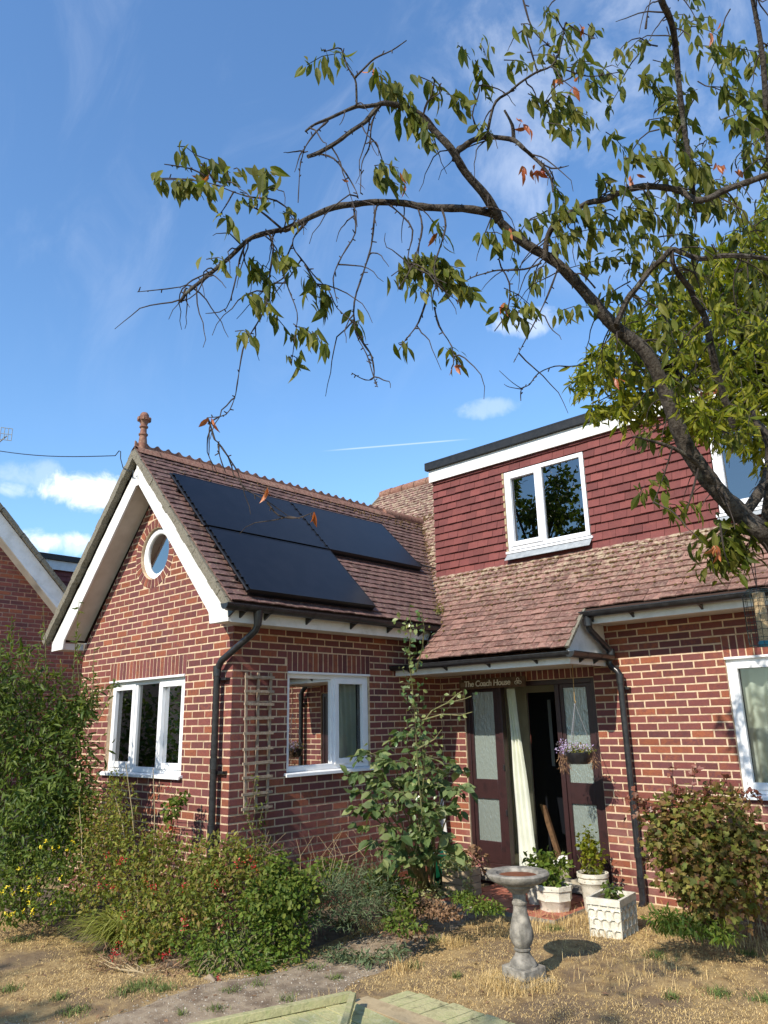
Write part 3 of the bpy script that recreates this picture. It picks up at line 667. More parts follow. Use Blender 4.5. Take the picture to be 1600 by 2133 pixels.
# round window
mb = MB(); n = 48; vs = []
for k in range(n):
    a = 2*math.pi*k/n; c, s = math.cos(a), math.sin(a)
    for (rr, yy) in ((.308, .075), (.300, .035), (.268, .030), (.242, .045), (.235, .08), (.308, .10)): vs.append((RX+rr*c, yy, CZ+rr*s))
mb.add(vs, [(k*6+i, ((k+1) % n)*6+i, ((k+1) % n)*6+(i+1) % 6, k*6+(i+1) % 6) for k in range(n) for i in range(6)], True)
rw = mb.build('round_window', m_white, house)
MB().add([(RX+.245*math.cos(2*math.pi*k/n), .065, CZ+.245*math.sin(2*math.pi*k/n)) for k in range(n)], [tuple(range(n))]).build('pane', glass_mat('porthole_glass', (.5,.55,.55), .22, 2.5), rw)
# rooms behind the glass
mb = MB()
def room(x0, x1, y0, y1, z0, z1, openf):
    fs = {'x0': [(x0,y0,z0),(x0,y1,z0),(x0,y1,z1),(x0,y0,z1)], 'x1': [(x1,y0,z0),(x1,y1,z0),(x1,y1,z1),(x1,y0,z1)], 'y0': [(x0,y0,z0),(x1,y0,z0),(x1,y0,z1),(x0,y0,z1)],
          'y1': [(x0,y1,z0),(x1,y1,z0),(x1,y1,z1),(x0,y1,z1)], 'z0': [(x0,y0,z0),(x1,y0,z0),(x1,y1,z0),(x0,y1,z0)], 'z1': [(x0,y0,z1),(x1,y0,z1),(x1,y1,z1),(x0,y1,z1)]}
    for k, v in fs.items():
        if k not in openf: mb.add(v, [(0,1,2,3)])
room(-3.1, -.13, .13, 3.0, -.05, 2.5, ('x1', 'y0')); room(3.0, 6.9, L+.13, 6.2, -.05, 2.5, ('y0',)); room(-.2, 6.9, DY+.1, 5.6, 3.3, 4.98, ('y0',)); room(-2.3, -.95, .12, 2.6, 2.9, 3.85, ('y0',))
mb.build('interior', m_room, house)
mb = MB(); room(.30, 2.25, L+.10, 4.35, -.10, 2.2, ('y0', 'z0', 'y1')); mb.build('hall_walls', m_hall, house)
MB().box((.30, L-.04, -.16), (2.25, 4.35, -.10)).build('hall_floor', m_floorin, house)
# inner wall, with a dark glazed door standing in it
mb = MB(); mb.box((.31, 4.30, -.1), (.62, 4.34, 2.2)); mb.box((1.60, 4.30, -.1), (2.24, 4.34, 2.2)); mb.box((.62, 4.30, 1.95), (1.60, 4.34, 2.2)); mb.build('hall_wall', m_hall, house)
mb = MB(); mb.box((.56, 4.27, -.1), (.64, 4.299, 2.0)); mb.box((1.52, 4.27, -.1), (1.60, 4.299, 2.0)); mb.box((.64, 4.27, 1.90), (1.52, 4.299, 2.0)); mb.build('door_casing', m_hall, house)
dd = MB().box((.64, 4.32, -.1), (1.52, 4.36, 1.90)).build('inner_door', m_dark, house)
MB().box((.98, 4.314, 1.0), (1.40, 4.319, 1.78)).build('pane', glass_mat('inner_door_glass', (.02,.02,.02), .35, 1.5), dd)
MB().box((.93, 4.31, .98), (.975, 4.319, 1.80)).build('door_moulding', M('grey_paint', [(.15,.17,.2)], .5), dd)
# front door frame, side lights
Yf = L+.02
mb = MB()
for (a, b) in ((.372, .425), (2.118, 2.168)): mb.box((a, Yf, -.098), (b, Yf+.09, 1.998))
mb.box((.426, Yf, 1.945), (2.117, Yf+.09, 1.998)); mb.box((.426, Yf-.01, -.098), (.90, Yf+.09, -.045))
mb.box((.86, Yf-.004, -.045), (.915, Yf+.085, 1.944)); mb.box((1.655, Yf-.004, -.098), (1.71, Yf+.085, 1.944))
fdoor = mb.build('door_frame', m_mahog, house, bevel=.003)
for (a, b) in ((.427, .858), (1.712, 2.116)):
    mb = MB(); y0, y1 = Yf+.012, Yf+.06; s = .04
    mb.box((a, y0, -.044), (a+s, y1, 1.943)); mb.box((b-s-.03, y0, -.044), (b, y1, 1.943)); mb.box((a+s, y0, .66), (b-s-.03, y1, .88)); mb.box((a+s, y0, -.044), (b-s-.03, y1, .19)); mb.box((a+s, y0, 1.90), (b-s-.03, y1, 1.943))
    sl = mb.build('side_light', m_mahog, house, bevel=.003)
    for (z0, z1) in ((.88, 1.90), (.19, .66)): MB().add([(a+s, Yf+.035, z0), (b-s-.03, Yf+.035, z0), (b-s-.03, Yf+.035, z1), (a+s, Yf+.035, z1)], [(0,1,2,3)]).build('pane', m_frost, sl)
MB().box((.37, L-.10, -.215), (2.17, L+.10, -.135)).build('door_step', m_conc, house, bevel=.006)
for zz in (1.02, .52): MB().tube([(.905, Yf-.012, zz-.03), (.905, Yf-.012, zz+.03)], .012, 8).build('door_latch', m_black, fdoor)
# moss cushions on the main slope, one scattered mass
V = []; Fm = []
mbm = MB()
def mosspad(c, s, N_):
    n = 6; U = N_.orthogonal().normalized(); Wv = N_.cross(U); b0 = []
    for ring_, (rr, hh) in enumerate(((1, 0), (.75, .6))):
        for k in range(n):
            a = 2*math.pi*k/n; q = rr*s*random.uniform(.8, 1.2); b0.append(c+U*math.cos(a)*q+Wv*math.sin(a)*q+N_*(hh*s*.7))
    b0.append(c+N_*s*.65); mbm.add(b0, [(k, (k+1) % n, n+(k+1) % n, n+k) for k in range(n)]+[(n+k, n+(k+1) % n, 2*n) for k in range(n)], True)
NB = Vector((0, -K2, 1)).normalized(); NA = Vector((K1, 0, 1)).normalized()
for i in range(1100):
    x = random.uniform(-.2, 6.5); y = min(3.6, 3.62-abs(random.gauss(0, .36))); z = zB(y)
    if x < xA(z) or y < 2.4 or (x > 2.35 and y < 2.85): continue
    j = round((y-2.37)*rl2/.1); y = 2.37+j*.1/rl2-.006
    mosspad(Vector((x, y, zB(y)))+NB*.030, random.uniform(.007, .019), NB)
for i in range(260):
    t = random.random(); z = RZ-.05-abs(random.gauss(0, .12)); x = RX+.0+(RZ-z)/K1; y = random.uniform(3.0, yB(RZ)) if random.random() < .5 else random.uniform(-.2, 4.9)
    mosspad(Vector((x, y, zA(x)))+NA*.03, random.uniform(.008, .02), NA)
for i in range(340):   # along the valley and by the wing ridge
    z = random.uniform(2.7, RZ+.05); 
    if random.random() < .5: x = xA(z)+random.gauss(0, .05); y = yB(z)+random.gauss(0, .03); c = Vector((x, y, max(zA(x), zB(y))))+NB*.03
    else:
        x = random.uniform(-3.3, -1.2); y = yB(RZ)+abs(random.gauss(0, .12))+abs(x+1.6)*.05; c = Vector((x, y, zB(y)))+NB*.03
    mosspad(c, random.uniform(.01, .026), NB)
tag(mbm.build('moss', m_moss, None), kind='stuff')

# ------------------------------------------------------------------ solar panels
pN = Vector((K1, 0, 1)).normalized(); pV = Vector((-1, 0, K1)).normalized(); pU = Vector((0, 1, 0))
PL_, PW_ = 1.755, 1.075
def panel_at(x, y, label):
    t = thing('solar_panel', label, 'solar panel', (0, 0, 0), 'black solar panels on the wing roof')
    o = Vector((x, y, zA(x)))+pN*.105
    t.matrix_world = Matrix(((pU.x, pV.x, -pN.x*-1, o.x), (pU.y, pV.y, pN.y, o.y), (pU.z, pV.z, pN.z, o.z), (0, 0, 0, 1)))
    return t
xlo, xmid = .352, -.425
p1 = panel_at(xlo, -.125, 'lowest black solar panel, nearest the eaves, with spiked bird guard along its foot')
MB().box((.012, .012, -.004), (PL_-.012, PW_-.012, .0)).build('cell_glass', m_panel, p1, local=True)
mb = MB()
for (a, b) in (((0, 0, -.035), (PL_, .012, .002)), ((0, PW_-.012, -.035), (PL_, PW_, .002)), ((0, .012, -.035), (.012, PW_-.012, .002)), ((PL_-.012, .012, -.035), (PL_, PW_-.012, .002))): mb.box(a, b)
mb.build('frame', m_panelf, p1, local=True)
mb = MB()
for y in (.25, .78): mb.box((-.03, y-.02, -.07), (PL_+.03, y+.02, -.036))
mb.build('mounting_rail', m_panelf, p1, local=True)
mb = MB()
for i in range(9): mb.box((-.028, .06+i*.118, -.045), (.002, .085+i*.118, .012))
mb.tube([(-.018, 0, -.02), (-.018, PW_, -.02)], .016, 8)
mb.build('edge_clips', m_panelf, p1, local=True)
def copy_thing(src, mw_, label):
    t = src.copy(); COL.objects.link(t); t.matrix_world = mw_; t['label'] = label
    for ch in list(src.children):
        c = ch.copy(); COL.objects.link(c); c.parent = t
    return t
base_m = p1.matrix_world.copy()
def shifted(du, dv): return base_m @ Matrix.Translation((du, dv, 0))
dv = (xlo-xmid)*rl+.005
p2 = copy_thing(p1, shifted(0, dv), 'black solar panel nearest the gable finial, directly above the lowest panel')
p3 = copy_thing(p1, shifted(PL_+.02, dv), 'black solar panel in the upper row nearest the dormer')
for p, sk in ((p1, 1), (p3, 1)):   # bird guard: thin spikes under the lower edge
    mb = MB()
    for i in range(110):
        u = .01+i*(PL_-.02)/109; mb.tube([(u, .02, -.03), (u+random.uniform(-.004, .004), -.075, -.098)], .0018, 3, cap=False)
    mb.box((0, .002, -.075), (PL_, .012, -.03)); mb.build('bird_guard', m_panelf, p, local=True)
for p in (p1, p3):
    mb = MB(); mb.box((.02, .05, -.095), (PL_-.02, .08, -.04)); mb.build('rear_batten', m_panelf, p, local=True)
mb = MB(); mb.tube([Vector((xA(3.78), 3.44, 3.78))+pN*.06, Vector((-.52, 3.60, 3.70))+pN*.02, (-.36, 3.72, 3.66), (-.30, 3.70, 3.78)], .012, 6)
tag(mb.build('power_cable', m_black, None), 'black cable running from the upper solar panels to the dormer corner', 'cable')

# ------------------------------------------------------------------ neighbour's house
nb = thing('neighbour_house', 'neighbouring brick house with long white bargeboard at the left edge', 'house', (-7.3, 0, G))
frN = frame((-7.3, 0, 0), (0, 1, 0), (1, 0, 0)); zN = lambda y: 5.30-1.04*(y-0.0)
w_ = MB(); w_.prism([(-7.3, -4.2, G-.1), (-7.3, 2.35, G-.1), (-7.3, 2.35, zN(2.35)-.1), (-7.3, -1.0, zN(-1.0)-.1), (-7.3, -4.2, zN(2.2)-.1)], (-.2, 0, 0))
nw = w_.build('gable_wall', m_mortar2, nb)
bricks(frN, -2.2, 2.35, .4, 6.2, [], 0, slope=lambda z: (-2.2, min(2.35, (5.30-.12-z)/1.04)), amp=.002).build('brickwork', m_brick2, nw)
MB().prism([(-6.98, -1.0, zN(-1)), (-6.98, -1.0, zN(-1)-.37), (-6.98, 2.35, zN(2.35)-.37), (-6.98, 2.62, zN(2.62)-.1), (-6.98, 2.62, zN(2.62))], (-.03, 0, 0)).build('bargeboard', m_board, nb)
MB().prism([(-6.99, -1.0, zN(-1)-.34), (-6.99, 2.35, zN(2.35)-.34), (-7.3, 2.35, zN(2.35)-.34), (-7.3, -1.0, zN(-1)-.34)], (0, 0, .02)).build('soffit', m_soffit, nb)
nr_ = MB().prism([(-6.93, -1.0, zN(-1)+.02), (-6.93, 2.75, zN(2.75)+.02), (-11, 2.75, zN(2.75)+.02), (-11, -1, zN(-1)+.02)], (0, 0, .05)).build('roof', m_deck, nb)
mb = MB(); OO = Vector((-6.90, 2.75, zN(2.75)+.06)); slope_tiles((0, 2.75, zN(2.75)+.06), (1, 0, 0), (0, -1, 1.04), 54, lambda z: (-8.2, -6.90), mb); mb.build('roof_tiles', m_tile, nr_)
mb = MB()
for i in range(40): mb.obox((-6.92, 2.75-(i+.5)*.094, zN(2.75-(i+.5)*.094)+.05+random.uniform(-.006, .006)), (0, -.69, .72), (1, 0, 0), (0, .72, .69), .07, .03, .035)
mb.build('verge', m_verge, nr_)
nd = MB().box((-12, .2, 3.2), (-8.25, 4.5, 4.68)).build('dormer', m_deck, nb)
mb = MB()
for k in range(13):
    z = 3.2+k*.105
    for i in range(18):
        y = .2+i*.165+(.08 if k % 2 else 0); j = random.uniform(-.002, .002); mb.add([(-8.215+j, y, z), (-8.215+j, y+.163, z), (-8.235, y+.163, z+.12), (-8.235, y, z+.12), (-8.24, y, z), (-8.24, y+.163, z)], [(0,1,2,3),(4,5,1,0)])
mb.build('hung_tiles', m_hung, nd)
MB().box((-8.20, .1, 4.56), (-8.17, 4.0, 4.74)).build('fascia', m_board, nd); MB().box((-12, .05, 4.745), (-8.12, 4.1, 4.85)).build('roof_edge_trim', m_felt, nd)
# aerial
ae = thing('tv_aerial', 'small grey television aerial against the sky above the neighbouring roof', 'aerial', P3(-45, 1010, 12))
MB().tube([P3(-45, 1010, 12), P3(-45, 800, 12)], .018, 8).build('mast', m_lead, ae)
MB().tube([P3(-45, 955, 12), P3(2, 918, 12), P3(14, 908, 12)], .012, 6).build('boom', m_lead, ae)
c = P3(13, 904, 12); hx = Vector((.30, .55, -.03)).normalized(); mb = MB()
for i in range(4): mb.tube([c+hx*(i-1.5)*.055+Vector((0, 0, -.10)), c+hx*(i-1.5)*.055+Vector((0, 0, .10))], .006, 5)
for k in (-.1, -.0, .1): mb.tube([c-hx*.085+Vector((0, 0, k)), c+hx*.085+Vector((0, 0, k))], .006, 5)
mb.build('reflector', m_lead, ae)
# telephone cable
pts = [P3(-500, 925, 14)]; a = P3(-40, 933, 11); b_ = Vector((-2.02, -.38, 4.79))
for i in range(1, 12):
    t = i/11; pts.append(a.lerp(b_, t)+Vector((0, 0, -.06*math.sin(math.pi*t))))
pts += [Vector((-1.93, -.38, 4.83)), Vector((-1.89, -.38, 4.81)), Vector((-1.88, -.38, 4.72)), Vector((-1.80, -.38, 4.58)), Vector((-1.66, -.37, 4.50)), Vector((-1.60, -.352, 4.50)), Vector((-1.60, -.35, 4.40))]
tag(MB().tube(pts, .006, 5).build('telephone_cable', m_black, None), 'thin telephone cable running in from the left to the gable apex', 'cable')

# ------------------------------------------------------------------ leaves
def leaf_t(w, fold=.25, curl=.25, prof=((.2, .62), (.5, 1.), (.78, .6))):
    n = len(prof); mid = [(0, 0, 0)]+[(0, y, -curl*y*y) for y, _ in prof]+[(0, 1, -curl)]
    Lp = [(-w*s/2, y, -curl*y*y+fold*w*s/2) for y, s in prof]; Rp = [(w*s/2, y, -curl*y*y+fold*w*s/2) for y, s in prof]
    V = mid+Lp+Rp; m = n+2; f = [(0, m, 1), (0, 1, m+n)]
    for k in range(n-1): f += [(k+1, m+k, m+k+1), (k+1, m+k+1, k+2), (k+1, m+n+k+1, m+n+k), (k+1, k+2, m+n+k+1)]
    f += [(n, m+n-1, n+1), (n, n+1, m+2*n-1)]; return np.array(V, float), np.array(f)
T_CH = leaf_t(.34, .32, .28, ((.12, .45), (.32, .92), (.55, 1.), (.8, .5))); T_LN = leaf_t(.27, .3, .3); T_OV = leaf_t(.62, .25, .2, ((.25, .8), (.6, 1.))); T_SM = leaf_t(.5, .2, .15, ((.45, 1.),))
T_NA = leaf_t(.14, .2, .35, ((.35, 1.),))
def lobed():
    o = [(0, 0, 0), (-.32, .12, .05), (-.55, .45, .08), (-.26, .48, .02), (-.20, .82, .0), (0, 1, -.06), (.20, .82, 0), (.26, .48, .02), (.55, .45, .08), (.32, .12, .05), (0, .42, -.04)]
    return np.array(o, float), np.array([(10, i, i+1) for i in range(9)]+[(10, 9, 0)])
T_LB = lobed()
def unit(v): return v/np.maximum(np.linalg.norm(v, axis=1, keepdims=True), 1e-9)
def scatter(T, pos, d, nrm, size):
    tv, tf = T; pos = np.asarray(pos, float); d = unit(np.asarray(d, float)); nrm = np.asarray(nrm, float); nrm = unit(nrm-d*(nrm*d).sum(1, keepdims=True)); x = np.cross(d, nrm)
    size = np.asarray(size, float).reshape(-1, 1, 1)
    V = pos[:, None, :]+size*(tv[None, :, 0, None]*x[:, None, :]+tv[None, :, 1, None]*d[:, None, :]+tv[None, :, 2, None]*nrm[:, None, :])
    Fc = tf[None]+(np.arange(len(pos))*len(tv))[:, None, None]
    return V.reshape(-1, 3), Fc.reshape(-1, 3)
class LV:
    def __init__(s): s.V = []; s.F = []; s.n = 0
    def add(s, T, pos, d, nrm, size):
        V, Fc = scatter(T, pos, d, nrm, size); s.V.append(V); s.F.append(Fc+s.n); s.n += len(V)
    def build(s, name, mat, parent=None): return npmesh(name, np.concatenate(s.V), np.concatenate(s.F), mat, parent)
def rn(*s): return rng.normal(0, 1, s)
def blob_leaves(lv, T, c, rad, n, size, droop=.3, shell=.45, up=.6, jit=.8, clump=0):
    c = np.array(c, float); rad = np.array(rad, float); u = unit(rn(n, 3)); r = rng.random(n)**shell
    if clump:   # gather leaves into sprays
        k = max(2, n//clump); cu = unit(rn(k, 3))*(rng.random((k, 1))**shell); idx = rng.integers(0, k, n)
        q = cu[idx]+rn(n, 3)*.17; p = c+q*rad; u = unit(q+1e-6)
    else: p = c+u*r[:, None]*rad
    p[:, 2] = np.maximum(p[:, 2], G+.01)
    d = u*.8+rn(n, 3)*jit; d[:, 2] -= droop; nr = u*.5+rn(n, 3)*.45; nr[:, 2] += up
    lv.add(T, p, d, nr, size*(.6+.7*rng.random(n)))
def PB(px, py, depth, rx, rz, ry=None):   # ellipsoid at a place, radii given at that distance
    c = P3(px, py, depth); k = depth/F_PX; rx *= k; rz *= k; ry = ry or rx*.8
    return np.array(c), (max(rx, ry), max(rx, ry)*.9, rz)
def stems(mb, base, tips, r0=.006, wob=.05, n=5):
    for t in tips:
        b = Vector(base)+Vector((random.gauss(0, .04), random.gauss(0, .04), 0)); t = Vector(t); pts = []
        for i in range(n+1):
            s = i/n; pts.append(b.lerp(t, s)+Vector((random.gauss(0, wob), random.gauss(0, wob), 0))*math.sin(math.pi*s)*.6)
        mb.tube(pts, [r0*(1-.75*i/n) for i in range(n+1)], 5, cap=False)
def shrub(name, label, cat, blobs, T, size, mat, base, nst=14, smat=None, group=None, extra=None, **kw):
    base = Vector(base); t = thing(name, label, cat, base, group); lv = LV(); tips = []
    for (c, rad, n) in blobs:
        blob_leaves(lv, T, c, rad, n, size, **kw)
        for _ in range(max(2, nst*n//sum(b[2] for b in blobs))):
            v = unit(rn(1, 3))[0]*.8; tips.append(tuple(np.array(c)+v*np.array(rad)))
    lv.build('foliage', mat, t)
    mb = MB(); stems(mb, base, tips); mb.build('stems', smat or m_stem, t); return t
def bl(px, py, dp, rx, rz, n, ry=None): c, r = PB(px, py, dp, rx, rz, ry); return (c, r, n)

# left evergreen shrub
base = PZ(60, 1905); base = Vector((-2.5, -.75, G))
t = shrub('large_shrub', 'tall dark green leafy shrub in front of the gable at the far left', 'shrub',
    [bl(40, 1520, 7.6, 110, 120, 1900), bl(130, 1600, 7.5, 85, 110, 1500), bl(60, 1700, 7.4, 130, 100, 1900), bl(150, 1480, 7.7, 55, 70, 700), bl(10, 1420, 7.6, 80, 80, 800), bl(160, 1710, 7.4, 55, 90, 700), bl(-60, 1600, 7.6, 90, 160, 1200)],
    T_LN, .085, m_dkgrn, base, 26, m_twig, clump=16, droop=.35)
lv = LV(); mb = MB()
for (px, py, px2, py2) in [(20, 1420, 24, 1285), (48, 1400, 40, 1330), (75, 1420, 82, 1350), (95, 1440, 90, 1260), (130, 1450, 128, 1380), (150, 1440, 165, 1250), (170, 1470, 160, 1300), (190, 1480, 196, 1350), (60, 1350, 55, 1380), (118, 1420, 112, 1400), (5, 1420, 0, 1330), (205, 1500, 240, 1420), (180, 1450, 262, 1425)]:
    a = P3(px, py, 7.6); b_ = P3(px2, py2, 7.5); mb.tube([a, a.lerp(b_, .5)+Vector((random.gauss(0, .02), 0, 0)), b_], [.006, .004, .002], 5)
    n = 26; s = rng.random(n); p = np.array([tuple(a.lerp(b_, q)) for q in s]); d = rn(n, 3)*.7; d[:, 2] += .35; lv.add(T_LN, p, d, rn(n, 3)+[0, 0, .5], .045+.035*rng.random(n))
lv.build('foliage', m_midgrn, t); mb.build('shoots', m_stem, t)
# yellow flowered shrub
t = shrub('yellow_flower_shrub', 'low shrub dotted with yellow flowers at the left edge of the bed', 'shrub', [bl(40, 1830, 7.0, 110, 75, 1700), bl(130, 1800, 7.0, 75, 90, 1200), bl(20, 1740, 7.3, 80, 60, 700), bl(130, 1880, 6.8, 60, 40, 500), bl(10, 1880, 6.8, 60, 35, 400)], T_SM, .042, m_midgrn, PZ(60, 1915), 20, clump=12)
lv = LV(); fp = [(97, 1751), (85, 1762), (110, 1768), (123, 1766), (153, 1751), (15, 1848), (45, 1853), (57, 1858), (80, 1862), (60, 1880), (12, 1902), (30, 1900), (48, 1898), (67, 1903), (68, 1895), (110, 1881), (42, 1810), (28, 1860), (125, 1830), (5, 1858), (78, 1830), (140, 1770), (20, 1905), (60, 1850)]
for (x, y) in fp:
    c = np.array(P3(x, y, 6.42)); n = 7; d = rn(n, 3); lv.add(T_SM, c+rn(n, 3)*.006, d, rn(n, 3), .022*np.ones(n))
tag(lv.build('flowers', m_yelfl, t), kind='stuff')
# arching sedge clump
def sedge(name, label, base, n, Lm, bias, mat, w=.012, cat='ornamental grass', spread=.8):
    V = []; Fq = []; k = 0
    for i in range(n):
        a = random.uniform(0, 2*math.pi); dr = Vector((math.cos(a), math.sin(a), 0))*spread+Vector(bias)*random.uniform(.2, 1.2); ln = Lm*random.uniform(.55, 1.15); ht = random.uniform(.45, .9)
        b = Vector(base)+Vector((random.gauss(0, .05), random.gauss(0, .05), 0)); side = dr.cross(Vector((0, 0, 1))).normalized(); m = 7
        for j in range(m):
            s = j/(m-1); p = b+dr*ln*s*.75+Vector((0, 0, ht*ln*(1.5*s-1.25*s*s))); wd = w*(1-s**2)*.5+.0006; V += [tuple(p-side*wd), tuple(p+side*wd)]
        Fq += [(k+2*j, k+2*j+1, k+2*j+3, k+2*j+2) for j in range(m-1)]; k += 2*m
    V = np.array(V); V[:, 2] = np.maximum(V[:, 2], G+.005)
    return tag(npmesh(name, V, np.array(Fq), mat, None, True), label, cat)
sedge('sedge_clump', 'arching clump of long yellow-green grassy leaves beside the yellow flowers', PZ(272, 1978), 520, .72, (-.62, -.50, 0), m_sedge, .012, spread=.5)
# straggly shrub under the gable window
t = shrub('straggly_shrub', 'sparse yellowing shrub growing against the gable wall under the window', 'shrub', [bl(210, 1760, 7.0, 60, 90, 900), bl(215, 1850, 6.8, 70, 60, 900), bl(180, 1700, 7.2, 40, 60, 400), bl(250, 1680, 7.1, 42, 55, 420), bl(230, 1740, 7.0, 55, 50, 400), bl(270, 1750, 6.9, 50, 60, 400), bl(240, 1640, 7.2, 30, 40, 160)], T_SM, .04, m_olive, PZ(250, 1850), 16, m_dryst)
mb = MB()
for (a, b_) in (((283, 1790), (262, 1590)), ((320, 1790), (319, 1600)), ((262, 1760), (240, 1660)), ((170, 1800), (165, 1680))): mb.tube([P3(*a, 6.9), P3((a[0]+b_[0])/2+3, (a[1]+b_[1])/2, 6.95), P3(*b_, 7.0)], [.006, .005, .003], 5)
mb.build('dry_stems', m_dryst, t)
t = shrub('climbing_rose_spray', 'small leafy rose spray on the gable wall left of the corner downpipe', 'rose', [bl(375, 1665, 7.25, 22, 16, 90), bl(360, 1685, 7.2, 22, 18, 90), bl(352, 1702, 7.2, 10, 18, 30)], T_OV, .045, m_midgrn, PZ(345, 1800, 0), 6)
lv = LV(); c = np.array(P3(356, 1722, 7.15)); lv.add(T_OV, c+rn(9, 3)*.012, rn(9, 3), rn(9, 3), .03*np.ones(9)); tag(lv.build('flowers', m_redfl, t), kind='stuff')
# fuchsias / salvias with red flowers, three plants
def redshrub(label, blobs, base, fl, mat=m_olive):
    t = shrub('red_flowered_shrub', label, 'shrub', blobs, T_SM, .046, mat, base, 20, m_dryst, clump=10); lv = LV()
    for (x, y, d_) in fl:
        c = np.array(P3(x, y, d_)); n = 12; lv.add(T_SM, c+rn(n, 3)*.018, rn(n, 3), rn(n, 3), .022*np.ones(n))
    tag(lv.build('flowers', m_redfl, t), kind='stuff'); return t
redshrub('olive green red-flowered shrub below the gable window, beside the sedge', [bl(300, 1830, 6.7, 75, 80, 1200), bl(330, 1900, 6.4, 85, 80, 1400), bl(320, 1970, 6.2, 50, 40, 600), bl(340, 1770, 6.9, 50, 50, 400)], PZ(300, 1980), [(250, 1795, 6.5), (235, 1850, 6.4), (258, 1790, 6.5), (212, 1845, 6.3), (300, 1832, 6.25), (322, 1855, 6.15), (318, 1848, 6.15), (255, 1905, 6.0), (250, 1965, 5.9), (235, 1985, 5.9), (225, 1780, 6.6), (350, 1640, 6.9)])
redshrub('red-flowered shrub at the foot of the corner downpipe', [bl(420, 1800, 6.6, 70, 55, 800), bl(480, 1790, 6.6, 70, 50, 700), bl(420, 1880, 6.3, 85, 70, 1300), bl(520, 1820, 6.5, 50, 50, 500)], PZ(430, 1960), [(450, 1840, 6.2), (495, 1798, 6.3), (525, 1800, 6.3), (385, 1915, 5.95), (388, 1930, 5.95), (382, 1850, 6.1), (520, 1790, 6.3), (530, 1805, 6.3), (350, 1985, 5.8), (240, 1990, 5.8), (455, 2037, 5.55), (340, 1990, 5.8)])
shrub('brown_stemmed_plant', 'dry reddish stems and dead leaves at the front edge of the bed', 'plant', [bl(240, 2000, 6.0, 60, 22, 300), bl(370, 2010, 5.85, 60, 18, 260)], T_NA, .07, m_dead, PZ(300, 2030), 18, m_dryst)
# greener herbs at the front of the bed
shrub('mint_clump', 'bright green leafy clump at the front of the flower bed', 'plant', [bl(410, 1965, 6.0, 50, 40, 420), bl(440, 2010, 5.8, 55, 40, 600), bl(500, 1975, 5.95, 55, 60, 700), bl(560, 1945, 6.1, 50, 50, 600), bl(610, 1930, 6.2, 45, 45, 450), bl(600, 1985, 5.95, 50, 25, 330), bl(530, 2020, 5.75, 40, 22, 280), bl(480, 1900, 6.2, 60, 30, 260)], T_OV, .034, m_brightg, PZ(480, 2020), 34, clump=8)
shrub('green_herb', 'fresh green bushy plant behind the mint, below the trellis', 'plant', [bl(575, 1810, 6.4, 40, 35, 380), bl(620, 1850, 6.3, 60, 50, 700), bl(560, 1880, 6.2, 70, 55, 900)], T_OV, .045, m_midgrn, PZ(590, 1930), 16, clump=10)
shrub('lavender_bush', 'grey green lavender bush under the side window', 'lavender', [bl(700, 1870, 6.5, 80, 60, 1600), bl(770, 1860, 6.6, 75, 60, 1500), bl(640, 1890, 6.3, 45, 40, 500)], T_NA, .06, m_grey, PZ(720, 1930), 30, clump=14, droop=-.4)
shrub('weedy_plant', 'loose mid-green weeds between the lavender and the wall corner', 'plant', [bl(690, 1810, 6.9, 55, 22, 300), bl(800, 1835, 6.8, 55, 30, 420), bl(850, 1870, 6.6, 40, 40, 400), bl(840, 1920, 6.2, 45, 20, 260)], T_OV, .04, m_midgrn, PZ(790, 1900), 20, clump=8)
mb = MB()
for i in range(26):
    b = P3(random.uniform(470, 840), 1860, 6.7); mb.tube([b, b+Vector((random.gauss(0, .06), random.gauss(0, .06), .3)), b+Vector((random.gauss(0, .14), random.gauss(0, .1), random.uniform(.3, .55)))], [.003, .002, .001], 4, cap=False)
tag(mb.build('dry_weed_stems', m_dryst, None), 'thin straw-coloured weed stems rising in front of the side wall', 'weed', kind='stuff')

# ------------------------------------------------------------------ trellis and climber
tr = thing('trellis', 'weathered wooden trellis fixed to the side wall near the corner', 'trellis', (.03, .30, .75))
for y in (.16, .30, .45):
    MB().obox((.030, y, 1.42), (1, 0, 0), (0, 1, 0), (0, (y-.3)*.12, 1), .008, .013, .665).build('upright', m_trel, tr)
for i in range(10):
    z = .80+i*.138; MB().obox((.047, .305, z+random.uniform(-.008, .008)), (1, 0, 0), Vector((0, 1, random.uniform(-.02, .02))), (0, 0, 1), .008, .185, .013).build('rail', m_trel, tr)
sedge('fine_grass_clump', 'small clump of fine straw-tipped grass at the front of the bed among the mint', PZ(470, 2022), 120, .34, (-.2, -.3, 0), m_dryst, .006)
t = thing('trellis_climber', 'thin green climber scrambling up the lower half of the trellis', 'climber', (.08, .3, G)); lv = LV(); mb = MB()
for k in range(5):
    y0 = .22+.05*k; pts = [Vector((.07+random.gauss(0, .015), y0+random.gauss(0, .03), G+.13*i)) for i in range(0, 11-k)]; mb.tube(pts, [.005-.0003*i for i in range(len(pts))], 5)
    for p in pts[2:]:
        n = 7; lv.add(T_LN, np.array(p)+rn(n, 3)*.04*[.3, 1, 1], rn(n, 3), rn(n, 3)+[.8, 0, .4], .03+.03*rng.random(n))
lv.build('foliage', m_midgrn, t); mb.build('stems', m_stem, t)

